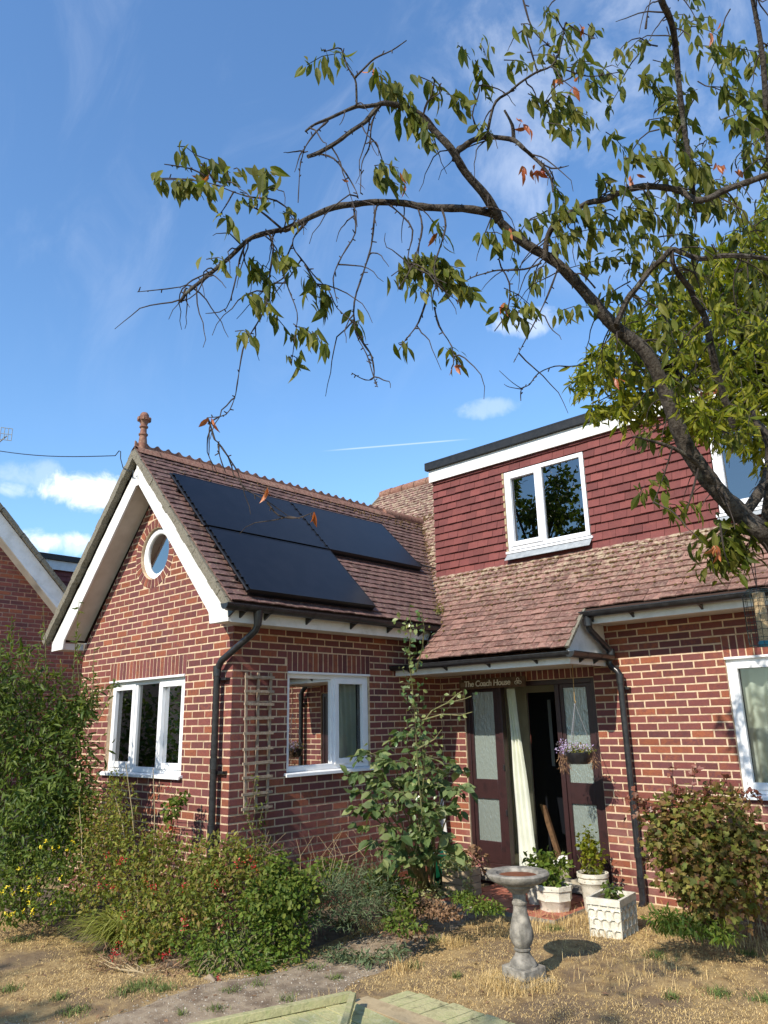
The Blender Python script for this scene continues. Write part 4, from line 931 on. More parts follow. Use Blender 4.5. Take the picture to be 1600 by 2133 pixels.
# ------------------------------------------------------------------ pots and plants by the door
def peony():
    t = thing('tree_peony', 'tall shrub with large divided grey-green leaves in the corner beside the door', 'shrub', (.25, 2.45, G)); lv = LV(); mb = MB()
    heads = [(842, 1535, 6.75), (775, 1570, 6.65), (900, 1575, 6.75), (770, 1650, 6.5), (815, 1630, 6.5), (850, 1680, 6.25), (905, 1640, 6.4), (935, 1610, 6.5), (785, 1720, 6.35), (830, 1750, 6.2), (885, 1700, 6.2), (925, 1680, 6.3), (860, 1620, 6.5), (800, 1770, 6.3), (850, 1790, 6.2), (905, 1730, 6.3), (950, 1650, 6.4), (820, 1590, 6.6), (890, 1790, 6.2), (920, 1770, 6.25), (765, 1690, 6.4), (930, 1640, 6.3), (800, 1680, 6.3), (870, 1740, 6.2), (840, 1650, 6.3), (760, 1610, 6.6), (830, 1810, 6.2)]
    for (x, y, d_) in heads:
        h = P3(x, y, d_+.42); b = Vector((.28+random.gauss(0, .08), 2.5+random.gauss(0, .08), G)); m_ = b.lerp(h, .55)+Vector((0, 0, .1)); mb.tube([b, m_, h], [.012, .008, .005], 6)
        for q in range(5):
            a = random.uniform(0, 2*math.pi); v = Vector((math.cos(a), math.sin(a)-.25, random.uniform(-.3, .35))).normalized(); Ls = random.uniform(.12, .2); mb.tube([h, h+v*Ls], [.003, .0015], 4, cap=False)
            sd = v.cross(Vector((0, 0, 1))).normalized(); P_ = []; D_ = []; S_ = []
            for s in (.45, .72, 1.0):
                for sg in ((-1, 1) if s < 1 else (0,)): P_.append(h+v*Ls*s); D_.append(v*.6+sd*sg*.9+Vector((0, 0, -.25))); S_.append(random.uniform(.085, .13))
            P_.append(h+v*Ls); D_.append(v+sd*.6); S_.append(.09)
            lv.add(T_OV, np.array(P_)+rn(len(P_), 3)*.012, np.array(D_)+rn(len(P_), 3)*.35, rn(len(P_), 3)*.5+[0, -.35, .9], np.array(S_)*(.7+.5*rng.random(len(P_))))
    lv.build('foliage', m_peony, t); mb.build('stems', m_stem, t)
peony()
pot = thing('glazed_pot', 'glossy dark green glazed pot beside the corner shrub', 'plant pot', (.42, 2.72, G))
MB().lathe((.42, 2.72, G), [(.12, 0), (.15, .06), (.19, .22), (.205, .34), (.215, .37), (.205, .38), (.19, .37), (.18, .34)], 32, cap=False).build('body', m_green, pot)
MB().lathe((.42, 2.72, G), [(0.001, .33), (.186, .335)], 32, cap=False).build('soil', m_soil, pot)
tub = thing('wooden_tub', 'square slatted tub of variegated ivy left of the door step', 'planter', (.80, 2.50, G))
mb = MB()
for k in range(4):
    for i, (ax, s) in enumerate((((1, 0, 0), 1), ((1, 0, 0), -1), ((0, 1, 0), 1), ((0, 1, 0), -1))):
        c = Vector((.80, 2.50, G+.035+k*.07))+Vector((0, -s*.14, 0) if i < 2 else (s*.14, 0, 0)); mb.obox(c, ax, (0, 0, 1), Vector(ax).cross(Vector((0, 0, 1))), .145, .032, .01)
mb.build('slats', m_wickr, tub); MB().box((.67, 2.37, G), (.93, 2.63, G+.26)).build('soil', m_soil, tub)
def potplant(name, label, cat, c, T, size, mat, n, rad, extra=None, **kw):
    t = thing(name, label, cat, c); lv = LV(); blob_leaves(lv, T, Vector(c)+Vector((0, 0, rad[2]*.8)), rad, n, size, **kw); lv.build('foliage', mat, t)
    mb = MB(); stems(mb, c, [Vector(c)+Vector((random.gauss(0, rad[0]*.6), random.gauss(0, rad[1]*.6), rad[2]*random.uniform(.6, 1.5))) for _ in range(9)], .004); mb.build('stems', m_stem, t); return t
t = potplant('variegated_ivy', 'cream and green variegated ivy spilling over the wooden tub', 'plant', (.78, 2.46, G+.24), T_SM, .045, m_varieg, 520, (.20, .20, .11), droop=.5)
lv = LV(); blob_leaves(lv, T_SM, (.66, 2.30, G+.06), (.20, .20, .09), 260, .045); blob_leaves(lv, T_SM, (.95, 2.40, G+.14), (.06, .06, .14), 120, .045, droop=.9); lv.build('trailing_leaves', m_varieg, t)
t = potplant('dying_hydrangea', 'browning hydrangea with pink stems between the tub and the door frame', 'plant', (.76, 2.78, G+.16), T_OV, .06, m_dead, 170, (.17, .15, .17), droop=.5)
lv = LV(); blob_leaves(lv, T_NA, (.78, 2.74, G+.28), (.16, .12, .10), 70, .09, droop=-.5); lv.build('pink_stalks', m_pink, t)
# low patio of quarry tiles
pat = MB(); s = .152
for i in range(-1, 8):
    for j in range(-1, 6):
        x = .92+i*s+j*.0; y = 2.30+j*s
        if x > 2.0: continue
        pat.box((x+.004, y+.004, G-.02), (x+s-.004, y+s-.004, G+.022+random.uniform(-.002, .002)))
po = pat.build('tiled_step_patio', m_quarry, None, bevel=.003); tag(po, kind='structure')
tag(MB().box((.77, 2.15, G-.03), (2.14, 3.215, G+.017)).build('patio_grout', m_conc, None), kind='structure')
# white plank in the corner
t = MB().obox((.06, 3.16, .23), Vector((1, -.35, 0)).normalized(), Vector((.35, 1, 0)).normalized(), Vector((-.10, 0, 1)).normalized(), .045, .009, .48).build('white_plank', m_board, None, bevel=.002)
tag(t, 'white painted plank leaning in the brick corner behind the green pot', 'plank')
# boards leaning inside the doorway
def sheet(name, top, bot, y, z0, z1, label, mat, nf=3):
    V = []; n = 26; m = 10
    for j in range(m+1):
        t_ = j/m; a_ = bot[0]+(top[0]-bot[0])*t_; b2 = bot[1]+(top[1]-bot[1])*t_
        for i in range(n+1):
            q = i/n; V.append((a_+(b2-a_)*q, y+.028*math.sin(q*nf*2*math.pi+t_*1.3)+.01*math.sin(t_*9+q*4), z0+(z1-z0)*t_+.012*math.sin(q*7)*(1-t_)))
    return tag(npmesh(name, np.array(V), np.array([(j*(n+1)+i, j*(n+1)+i+1, (j+1)*(n+1)+i+1, (j+1)*(n+1)+i) for j in range(m) for i in range(n)]), mat, None, True), label, 'curtain')
sheet('door_curtain', (.925, 1.02), (.945, 1.20), L+.14, -.07, 1.93, 'white curtain hanging in the open doorway, widening towards the floor', m_curtain)
mb = MB().obox((1.16, L+.55, .24), Vector((1, .0, -.3)).normalized(), Vector((0, 1, 0)), Vector((-.30, 0, 1)).normalized(), .035, .02, .34)
tag(mb.build('timber_plank', m_signw, None), 'brown timber plank leaning in the dark hall', 'plank')
def paper(name, c, w, h, rz, label, mat, crump=0):
    V = []; n = 7
    for i in range(n):
        for j in range(n):
            a = (i/(n-1)-.5)*w; b = (j/(n-1)-.5)*h; V.append((c[0]+a*math.cos(rz)-b*math.sin(rz), c[1]+a*math.sin(rz)+b*math.cos(rz), c[2]+crump*random.random()+.002))
    return tag(npmesh(name, np.array(V), np.array([(i*n+j, i*n+j+1, (i+1)*n+j+1, (i+1)*n+j) for i in range(n-1) for j in range(n-1)]), mat, None, crump > 0), label, 'paper')
m_paper = M('paper', [(.75, .77, .82)], .6)
paper('letter', (1.21, 3.36, -.095), .21, .13, .3, 'flat white letter lying on the hall floor just inside the door', m_paper)
paper('crumpled_bag', (1.16, 3.72, -.095), .26, .18, .1, 'crumpled white plastic wrapping on the hall floor', m_board, .07)
tag(MB().lathe((1.30, 3.80, -.095), [(.001, .13), (.05, .12), (.08, .08), (.085, .03), (.08, .0)], 20, cap=False).build('hard_hat', m_board, None), 'rounded white object lying on the hall floor beside the wrapping', 'helmet')
# stone planters right of the door
def planter_round(name, label, c, prof, n=10):
    t = thing(name, label, 'planter', c); MB().lathe(c, prof, n, cap=False).build('body', m_concw, t); r = prof[-1][0]; MB().lathe(c, [(.001, prof[-1][1]), (r+.002, prof[-1][1])], n, cap=False).build('soil', m_soil, t); return t
c1 = (1.93, 2.52, G); c2 = (1.66, 2.62, G); c3 = (2.22, 2.78, G)
planter_round('octagonal_planter', 'wide octagonal stone planter with banded rim, centre of the group by the door', c1, [(.13, 0), (.145, .01), (.16, .10), (.175, .115), (.170, .14), (.178, .20), (.19, .205), (.19, .245), (.178, .25), (.165, .245), (.16, .21)], 8)
planter_round('speckled_pot', 'small speckled stone pot at the edge of the tiled patio', c2, [(.075, 0), (.08, .01), (.105, .19), (.115, .195), (.115, .225), (.10, .225), (.097, .2)], 24)
planter_round('pale_pot', 'pale round pot with double rim tucked behind the patterned planter', c3, [(.10, 0), (.12, .22), (.14, .25), (.15, .26), (.15, .29), (.14, .295), (.155, .31), (.155, .345), (.14, .345), (.135, .32)], 28)
potplant('hydrangea', 'bright green leafy plant filling the octagonal planter', 'plant', (1.90, 2.52, G+.24), T_OV, .062, m_brightg, 420, (.21, .17, .16), clump=7)
potplant('leafy_herb', 'light green plant in the speckled pot by the step', 'plant', (1.66, 2.60, G+.2), T_OV, .06, m_brightg, 200, (.13, .13, .17), clump=7)
potplant('tall_leafy_plant', 'taller yellow-green plant growing in the pale pot behind', 'plant', (2.20, 2.80, G+.33), T_OV, .05, m_lime, 380, (.13, .12, .24), clump=8)
potplant('dark_seedling', 'small dark green plant in the patterned white planter', 'plant', (2.76, 2.12, G+.29), T_OV, .05, m_dkgrn, 60, (.08, .1, .08))
# patterned square planter with recessed scallops
def scallop_planter():
    t = thing('patterned_planter', 'square white stone planter with rows of oval recesses on its sides', 'planter', (2.755, 2.11, G), rz=R(6))
    hx, hy, H = .15, .20, .315; mb = MB(); nu = 56; nv = 48
    for (o, u, nrm, wd) in (((-hx, -hy), (1, 0), (0, -1), 2*hx), ((hx, -hy), (0, 1), (1, 0), 2*hy), ((hx, hy), (-1, 0), (0, 1), 2*hx), ((-hx, hy), (0, -1), (-1, 0), 2*hy)):
        cols = 4; vs = []
        for j in range(nv+1):
            for i in range(nu+1):
                a = i/nu; z = j/nv*H; row = z/(H*.96/4.); r_ = math.floor(row); cc = a*cols-(.5 if r_ % 2 else 0.); cx_ = (cc % 1)-.5; cz_ = (row % 1)-.52
                q = (cx_/.45)**2+(cz_/.60)**2; dep = 0
                if q < 1 and .02 < a < .98 and row < 4: dep = -.019*min(1, (1-q)*3.2)+.007*max(0, .4-q)
                taper = 1-.04*(1-z/H)
                e = -.006 if (i in (0, nu)) else 0
                p = (o[0]*taper+u[0]*wd*a*taper+nrm[0]*(dep+e), o[1]*taper+u[1]*wd*a*taper+nrm[1]*(dep+e)); vs.append((p[0], p[1], z))
        mb.add(vs, [(j*(nu+1)+i, j*(nu+1)+i+1, (j+1)*(nu+1)+i+1, (j+1)*(nu+1)+i) for j in range(nv) for i in range(nu)], True)
    for (a, b_) in (((-hx, -hy), (hx, -hy+.025)), ((-hx, hy-.025), (hx, hy)), ((-hx, -hy+.025), (-hx+.025, hy-.025)), ((hx-.025, -hy+.025), (hx, hy-.025))): mb.box((a[0], a[1], H-.05), (b_[0], b_[1], H+.004))
    mb.build('body', m_concw, t, local=True); MB().box((-hx+.03, -hy+.03, H-.06), (hx-.03, hy-.03, H-.03)).build('soil', m_soil, t, local=True)
scallop_planter()
# bird bath
bb = thing('bird_bath', 'grey cast stone bird bath with baluster stem standing on the dry lawn', 'bird bath', (2.80, .62, G-.025), rz=R(-12))
MB().box((-.155, -.155, -.02), (.155, .155, .042)).build('base_slab', m_conc, bb, local=True, bevel=.012)
MB().box((-.115, -.115, .045), (.115, .115, .125)).build('plinth', m_conc, bb, local=True, bevel=.012)
MB().lathe((0, 0, 0), [(.10, .125), (.10, .14), (.085, .16), (.06, .19), (.052, .215), (.062, .225), (.062, .235), (.052, .24), (.075, .27), (.088, .31), (.085, .35), (.068, .42), (.052, .48), (.048, .52), (.056, .53), (.056, .545), (.048, .55), (.05, .60), (.075, .615), (.09, .64)], 32).build('stem', m_conc, bb, local=True)
MB().lathe((0, 0, 0), [(.09, .635), (.12, .65), (.12, .665), (.17, .675), (.21, .695), (.232, .722), (.235, .738), (.225, .748), (.195, .75), (.16, .742), (.15, .72), (.06, .708), (.001, .705)], 48, cap=False).build('bowl', m_conc, bb, local=True)
MB().lathe((0, 0, 0), [(.001, .722), (.145, .722)], 32, cap=False).build('silt', m_rust, bb, local=True)

# ------------------------------------------------------------------ name board
sg = thing('house_sign', 'carved wooden name board reading The Coach House hanging above the door', 'sign', (.86, 3.16, 1.93))
MB().box((.38, 3.17, 1.935), (1.345, 3.195, 2.055)).build('board', m_signw, sg, bevel=.003)
cu = bpy.data.curves.new('lettering', 'FONT'); cu.body = 'The Coach House'; cu.size = .098; cu.extrude = .003; cu.offset = .0012; cu.align_x = 'CENTER'; cu.align_y = 'CENTER'; cu.space_character = .94; cu.materials.append(m_signl)
try: cu.shear = .12
except Exception: pass
lo_t = bpy.data.objects.new('lettering', cu); me_ = bpy.data.meshes.new_from_object(lo_t)
bpy.data.objects.remove(lo_t); me_.materials.clear(); me_.materials.append(m_signl)
me_.transform(Matrix.Translation((.80, 3.166, 1.995)) @ Matrix.Rotation(R(90), 4, 'X')); put(bpy.data.objects.new('lettering', me_), sg)
def loop_(c, rx, rz, mb, r=.003, n=18): mb.tube([Vector((c[0]+rx*math.cos(2*math.pi*k/n), c[1], c[2]+rz*math.sin(2*math.pi*k/n))) for k in range(n+1)], r, 5, cap=False)
mb = MB(); loop_((1.225, 3.166, 1.985), .022, .018, mb); loop_((1.275, 3.166, 1.985), .022, .018, mb); loop_((1.25, 3.166, 2.018), .018, .020, mb); loop_((1.25, 3.166, 1.995), .032, .012, mb); mb.build('carved_flower', m_signl, sg)
mb = MB(); mb.box((.405, 3.164, 1.965), (.47, 3.17, 2.02)); mb.build('carved_leaf', M('faded_carving', [(.2, .14, .09)], .8), sg)
# hanging basket
hb = thing('hanging_basket', 'dark woven hanging basket of purple and white flowers on chains beside the door', 'hanging basket', (2.20, 2.75, 1.10))
bc = Vector((2.20, 2.75, 1.11)); hk = Vector((2.205, 2.75, 1.715))
MB().lathe(bc, [(.001, 0), (.10, .005), (.125, .03), (.15, .10), (.155, .115), (.148, .12), (.14, .10)], 24, cap=False).build('basket', m_black, hb)
mb = MB()
for k in range(9): loop_((0, 0, 0), 0, 0, MB()) ; mb.tube([bc+Vector(((.103+.0055*k)*math.cos(2*math.pi*i/24), (.103+.0055*k)*math.sin(2*math.pi*i/24), .012+.0115*k+random.uniform(-.002, .002))) for i in range(25)], .0045, 5, cap=False)
mb.build('wicker_weave', M('dark_wicker', [(.015,.013,.011), (.05,.04,.035)], .6, 60), hb)
for a in (.4, 2.5, 4.6):
    p1_ = bc+Vector((.15*math.cos(a), .15*math.sin(a), .12)); mb = MB(); n = 42
    for i in range(n):
        q0 = p1_.lerp(hk, i/n); q1 = p1_.lerp(hk, (i+1)/n); s = Vector((.003, 0, 0)) if i % 2 else Vector((0, .003, 0)); mb.tube([q0+s, q1+s], .0018, 4); mb.tube([q0-s, q1-s], .0018, 4)
    mb.build('chain', M('galvanised', [(.35,.35,.36)], .4, metal=.6), hb)
MB().tube([hk, hk+Vector((.012, 0, .015)), hk+Vector((0, 0, .03)), hk+Vector((0, 0, .05)), Vector((2.215, 2.75, 2.112))], .004, 6).build('hanging_cord', M('jute', [(.35,.22,.08)], .8), hb)
lv = LV(); blob_leaves(lv, T_SM, bc+Vector((0, 0, .15)), (.17, .17, .06), 330, .03); lv.build('foliage', m_olive, hb)
lv = LV(); blob_leaves(lv, T_SM, bc+Vector((-.12, -.09, .17)), (.09, .09, .08), 190, .02); blob_leaves(lv, T_SM, bc+Vector((.02, -.04, .18)), (.15, .15, .045), 190, .02); lv.build('flowers', m_purfl, hb)
lv = LV(); blob_leaves(lv, T_NA, bc+Vector((-.13, -.09, .03)), (.06, .06, .12), 150, .05, droop=1); blob_leaves(lv, T_NA, bc+Vector((.14, .02, .05)), (.05, .06, .09), 80, .05, droop=1); lv.build('trailing_stems', m_dead, hb)

# ------------------------------------------------------------------ bird feeder hanging from the tree
fb = P3(1580, 1350, 4.0); ft = P3(1578, 1232, 4.0); ax = (ft-fb).length; fc = Vector((ft.x, ft.y, fb.z))
fd = thing('bird_feeder', 'round wire-caged bird feeder with seed tube hanging at the right edge', 'bird feeder', fc)
MB().lathe(fc, [(.028, .02), (.028, .27), (.03, .28)], 16).build('seed_tube', M('seed', [(.35,.24,.12), (.5,.38,.22), (.2,.13,.07)], .6, 120, 2), fd)
mb = MB(); Rr = .078
for k in range(14):
    a = 2*math.pi*k/14; mb.tube([fc+Vector((.02*math.cos(a), .02*math.sin(a), 0)), fc+Vector((Rr*math.cos(a), Rr*math.sin(a), .012)), fc+Vector((Rr*math.cos(a), Rr*math.sin(a), .27)), fc+Vector((.05*math.cos(a), .05*math.sin(a), .30)), fc+Vector((.01*math.cos(a), .01*math.sin(a), .305))], .0016, 4)
for z in (.0, .04, .08, .12, .16, .20, .24, .27): mb.tube([fc+Vector((Rr*math.cos(2*math.pi*i/24), Rr*math.sin(2*math.pi*i/24), z+.005)) for i in range(25)], .0016, 4, cap=False)
mb.build('wire_cage', M('green_wire', [(.015,.03,.025)], .4), fd)
MB().lathe(fc, [(.034, .0), (.036, .02), (.03, .03)], 16).build('tray', M('teal_plastic', [(.03,.16,.20)], .4), fd)
mb = MB(); mb.tube([fc+Vector((0, 0, .30)), fc+Vector((.01, 0, .5)), P3(1560, 1100, 3.85)], .0025, 5); mb.tube([fc+Vector((0, 0, .30)), fc+Vector((-.02, .01, .5)), P3(1535, 1110, 3.8)], .0025, 5); mb.build('hanger', m_twig, fd)

# ------------------------------------------------------------------ timber panels in the foreground
def deck_panel(name, label, corners, nb_, along, mat, zt, extra=None):
    t = thing(name, label, 'fence panel', (corners[0][0], corners[0][1], G), 'new fence panels laid on the grass'); A, B, C_, D_ = [Vector((p[0], p[1], zt)) for p in corners]
    for i in range(nb_):   # boards run from edge AB to edge DC
        s0, s1 = (i+.02)/nb_, (i+.97)/nb_; j = random.uniform(-.02, .02)
        p = [A.lerp(B, s0), A.lerp(B, s1), D_.lerp(C_, s1), D_.lerp(C_, s0)]; e = (D_-A).normalized()*j; dz = Vector((0, 0, random.uniform(-.002, .003)))
        MB().prism([p[0]+e+dz, p[1]+e+dz, p[2]+dz, p[3]+dz], (0, 0, -.018)).build('board', mat, t, bevel=.002)
    return t
z0 = .0
qa = lambda x, y, z=z0: PZ(x, y, z)
A = qa(733, 2076); B = qa(380, 2150); dirr = (qa(1000, 2200)-A).normalized()
tp = deck_panel('fence_panel', 'green-tinged fence panel with a thick rail, nearest the camera at bottom centre', [A, B, B+dirr*1.2, A+dirr*1.2], 11, 0, m_timber, -.02)
MB().beam(A+Vector((0, 0, .006)), B+Vector((0, 0, .006)), .045, .046).build('rail', m_timber, tp, bevel=.004)
MB().beam(qa(735, 2074, .04), qa(705, 2180, .04), .04, .035).build('brace', m_timber, tp, bevel=.004)
E_ = qa(852, 2057, -.06); F_ = qa(1150, 2150, -.06); H_ = qa(560, 2140, -.06); dl = (qa(792, 2076, -.06)-E_).normalized()
tp = deck_panel('fence_panel', 'pale green fence panel lying flat, its ragged board ends facing the bird bath', [E_, F_, F_+dl*1.5, E_+dl*1.5], 12, 0, m_timber, -.07)
mb = MB(); a, b_ = qa(765, 2074, -.03), qa(1010, 2160, -.03); off = Vector((dl.x, dl.y, 0)).normalized()*.14
mb.prism([a, b_, b_+off, a+off], (0, 0, -.018)); tag(mb.build('loose_board', m_timber2, None, bevel=.002), 'loose brown board lying across the two fence panels', 'board')
mb = MB()
for k in range(3):
    p = A.lerp(B, .1+.35*k)+dirr*.5; mb.box((p.x-.04, p.y-.04, G-.01), (p.x+.04, p.y+.04, -.042))
for k in range(2):
    p = E_.lerp(F_, .35+.4*k)+dl*.5; mb.box((p.x-.04, p.y-.04, G-.01), (p.x+.04, p.y+.04, -.09))
tag(mb.build('bearer_blocks', m_timber2, None), 'short timber bearers under the fence panels', 'timber', kind='stuff')

# ------------------------------------------------------------------ viburnum and weeds at the right
shrub('viburnum_shrub', 'large shrub with reddish autumn leaves against the front wall at the right', 'shrub',
    [bl(1430, 1725, 6.1, 90, 70, 800), bl(1510, 1715, 6.0, 85, 65, 750), bl(1480, 1790, 5.95, 110, 90, 1250), bl(1420, 1780, 6.05, 75, 70, 600), bl(1565, 1790, 5.8, 60, 90, 800), bl(1500, 1870, 5.9, 80, 50, 550), bl(1390, 1690, 6.2, 45, 40, 200), bl(1450, 1850, 5.9, 60, 50, 350)],
    T_LB, .050, m_vib, PZ(1480, 1925), 34, m_twig, clump=9, droop=.5, shell=.4)
t = thing('red_tipped_shoots', 'red tinged upper shoots of the autumn shrub, in front of the pale brick', 'shrub', P3(1480, 1640, 6.1)); lv = LV(); mb = MB()
for (px, py, px2, py2) in [(1400, 1680, 1402, 1590), (1330, 1700, 1320, 1640), (1440, 1650, 1450, 1600), (1500, 1650, 1520, 1612), (1470, 1660, 1480, 1620), (1540, 1660, 1560, 1640), (1350, 1690, 1345, 1665), (1420, 1650, 1400, 1640), (1590, 1680, 1560, 1640), (1380, 1680, 1300, 1660)]:
    a = P3(px, py, 6.1); b_ = P3(px2, py2, 6.1); mb.tube([a, b_], [.004, .0015], 4); n = 13; q = rng.random(n); p = np.array([tuple(a.lerp(b_, s)) for s in q])+rn(n, 3)*.015; lv.add(T_LB, p, rn(n, 3), rn(n, 3)+[0, -.3, .5], .05*(.6+.6*rng.random(n)))
lv.build('foliage', m_vib_red, t); mb.build('stems', m_twig, t)
t = thing('dead_stalks', 'brown withered stalks hanging with dead leaves at the right edge', 'dead plant', PZ(1580, 1960)); lv = LV(); mb = MB()
for i in range(9):
    b = PZ(1565+i*6, 1955+random.uniform(-8, 8)); h = random.uniform(.7, 1.25); top = b+Vector((random.gauss(0, .06), random.gauss(0, .06), h)); mb.tube([b, b.lerp(top, .5)+Vector((random.gauss(0, .02), 0, 0)), top], [.006, .005, .003], 5); n = 34
    q = rng.random(n); p = np.array([tuple(b.lerp(top, s)) for s in q])+rn(n, 3)*.02; d = rn(n, 3)*.4; d[:, 2] -= 1; lv.add(T_LN, p, d, rn(n, 3), .08*(.5+.7*rng.random(n)))
lv.build('withered_leaves', m_dead, t); mb.build('stems', m_dryst, t)
shrub('low_weeds', 'green weeds growing at the foot of the autumn shrub beside the downpipe', 'weed', [bl(1390, 1915, 5.95, 45, 18, 260), bl(1440, 1925, 5.8, 50, 20, 260), bl(1500, 1940, 5.7, 40, 16, 180)], T_LN, .06, m_brightg, PZ(1410, 1930), 10)
shrub('creeping_plant', 'low bright green creeping plant edging the tiled patio', 'plant', [bl(1000, 1885, 6.45, 45, 14, 420), bl(965, 1868, 6.6, 30, 12, 240), bl(1030, 1893, 6.35, 25, 10, 160)], T_SM, .032, m_brightg, PZ(1000, 1895), 8)
shrub('withered_bedding', 'pale brown withered plants on the bare soil left of the path end', 'dead plant', [bl(880, 1885, 6.6, 45, 22, 420), bl(930, 1900, 6.4, 40, 12, 260), bl(850, 1940, 6.2, 60, 10, 200)], T_SM, .04, m_dead, PZ(900, 1905), 12)
shrub('silver_weed', 'low grey green weeds at the edge of the path below the lavender', 'weed', [bl(700, 1985, 6.0, 40, 10, 200), bl(760, 1995, 5.9, 45, 9, 200), bl(820, 1980, 6.0, 40, 9, 160)], T_LN, .045, m_grey, PZ(760, 2000), 6)

# climbing rose on the corner
t = thing('climbing_rose', 'climbing rose with glossy green leaves trained up the corner beside the door', 'rose', (.1, 3.0, G)); lv = LV(); mb = MB()
canes = [[(860, 1800, 6.6), (880, 1700, 6.6), (870, 1600, 6.6), (865, 1500, 6.6), (858, 1420, 6.55), (852, 1380, 6.5), (856, 1300, 6.35), (852, 1265, 6.3)], [(865, 1790, 6.7), (885, 1600, 6.7), (875, 1520, 6.7), (860, 1440, 6.6)], [(870, 1520, 6.6), (900, 1480, 6.6), (930, 1465, 6.55), (970, 1455, 6.5), (982, 1450, 6.5)], [(880, 1500, 6.6), (920, 1488, 6.5), (960, 1490, 6.45), (984, 1483, 6.4)], [(930, 1466, 6.5), (955, 1445, 6.45), (962, 1440, 6.4)], [(870, 1560, 6.6), (905, 1540, 6.6), (920, 1520, 6.6)], [(866, 1400, 6.5), (880, 1350, 6.4), (884, 1310, 6.35), (878, 1275, 6.3)]]
lw_ = [4.5, 2.5, 1, .8, 1, 3, 1.0]
for cn_, w_d in zip(canes, lw_):
    pts = [P3(*c_) for c_ in cn_]; mb.tube(pts, [.007-.005*i/len(pts) for i in range(len(pts))], 6)
    for a, b_ in zip(pts, pts[1:]):
        n = max(2, int((b_-a).length*w_d*22)); q = rng.random(n); p = np.array([tuple(a.lerp(b_, s)) for s in q])+rn(n, 3)*.03*min(2., w_d**.5)
        d = rn(n, 3); d[:, 2] -= .4; lv.add(T_OV, p, d, rn(n, 3)*.6+[.3, -.6, .6], .05*(.6+.6*rng.random(n)))
lv.build('foliage', m_rose, t); mb.build('stems', m_stem, t)
t = shrub('valley_weed', 'small reddish green weed rooted in the roof valley above the side gutter', 'weed', [(np.array((.28, 2.95, 2.93)), (.05, .07, .09), 130)], T_NA, .05, m_olive, (.30, 2.93, 2.86), 6)

# ------------------------------------------------------------------ cherry tree arching over from the right
def pl3(pts, d0, d1, wob=.012):
    n = len(pts); return [P3(x+(random.gauss(0, 1.2) if 0 < i < n-1 else 0), y+(random.gauss(0, 1.2) if 0 < i < n-1 else 0), d0+(d1-d0)*i/max(1, n-1)+random.gauss(0, wob)) for i, (x, y) in enumerate(pts)]
def smooth(pts, k=3):
    out_ = []; n = len(pts)
    for i in range(n-1):
        p0, p1, p2, p3 = pts[max(i-1, 0)], pts[i], pts[i+1], pts[min(i+2, n-1)]
        for j in range(k):
            s = j/k; out_.append(.5*((2*p1)+(p2-p0)*s+(2*p0-5*p1+4*p2-p3)*s*s+(3*p1-p0-3*p2+p3)*s**3))
    return out_+[pts[-1]]
def lim(pts, d0, d1, w0, w1, mbq, k=3, knob=.08):
    p = smooth(pl3(pts, d0, d1), k); n = len(p); kk = (d0+d1)/2/F_PX/2
    mbq.tube(p, [(w0+(w1-w0)*i/(n-1))*kk*(1+random.uniform(-knob, knob*1.6)) for i in range(n)], 10 if w0 > 12 else 6, jit=.05 if w0 > 12 else 0); return p
base = Vector((5.55, -1.75, G))
ch = thing('cherry_tree', 'weeping cherry tree with dark bark and drooping leaves arching over from the right', 'tree', base)
tb = MB(); br = MB(); tw = MB(); paths = []
p0 = P3(1640, 1190, 3.45); tr0 = [base, base+Vector((-.02, .05, .6)), base+Vector((-.06, .14, 1.4)), P3(1690, 1290, 3.4), p0]
tb.tube(smooth(tr0, 4), [.10-.0037*i for i in range(17)], 14, jit=.05)
paths.append((lim([(1650, 1200), (1610, 1130), (1580, 1105), (1540, 1072), (1500, 1030), (1462, 985), (1430, 930), (1405, 870), (1380, 800), (1345, 735), (1300, 695), (1268, 665), (1225, 615), (1165, 553), (1115, 520), (1070, 490), (1040, 460)], 3.45, 3.4, 43, 16, tb, 3), 1.2))
paths.append((lim([(1040, 460), (1028, 435), (1005, 400), (970, 355), (940, 310), (905, 270), (880, 245), (845, 222), (800, 216), (785, 220)], 3.4, 3.2, 21, 9, br), 1))
paths.append((lim([(1030, 447), (985, 436), (920, 434), (880, 432), (841, 424), (780, 420), (743, 424), (695, 434), (648, 454), (600, 474), (585, 478), (546, 486), (514, 502), (483, 533), (447, 562), (416, 588), (388, 614), (376, 629)], 3.4, 3.1, 17, 6, br), 1.6))
paths.append((lim([(788, 218), (760, 222), (743, 223), (710, 236), (684, 250), (655, 262), (636, 274)], 3.2, 3.15, 9, 4, br), 1))
paths.append((lim([(790, 220), (772, 240), (758, 253), (730, 275), (703, 296), (664, 318), (642, 326)], 3.2, 3.12, 11, 8, br), .8))
paths.append((lim([(743, 222), (744, 190), (739, 162), (722, 135), (711, 103), (690, 103), (675, 108)], 3.2, 3.15, 5, 2, br), .3))
paths.append((lim([(739, 162), (760, 142), (782, 123), (815, 105), (847, 84)], 3.18, 3.1, 5, 2, br), .2))
paths.append((lim([(948, 337), (955, 315), (967, 305), (985, 292), (1005, 286), (1035, 286), (1070, 291), (1090, 308), (1112, 328), (1135, 355), (1150, 375), (1152, 400)], 3.35, 3.2, 15, 4, br), 1))
paths.append((lim([(1070, 290), (1066, 262), (1051, 230)], 3.3, 3.3, 9, 5, br), .2))
paths.append((lim([(1015, 284), (1022, 250), (1033, 211), (1060, 190), (1084, 173), (1120, 152), (1150, 136), (1166, 100), (1178, 47)], 3.3, 3.1, 7, 3, br), .6))
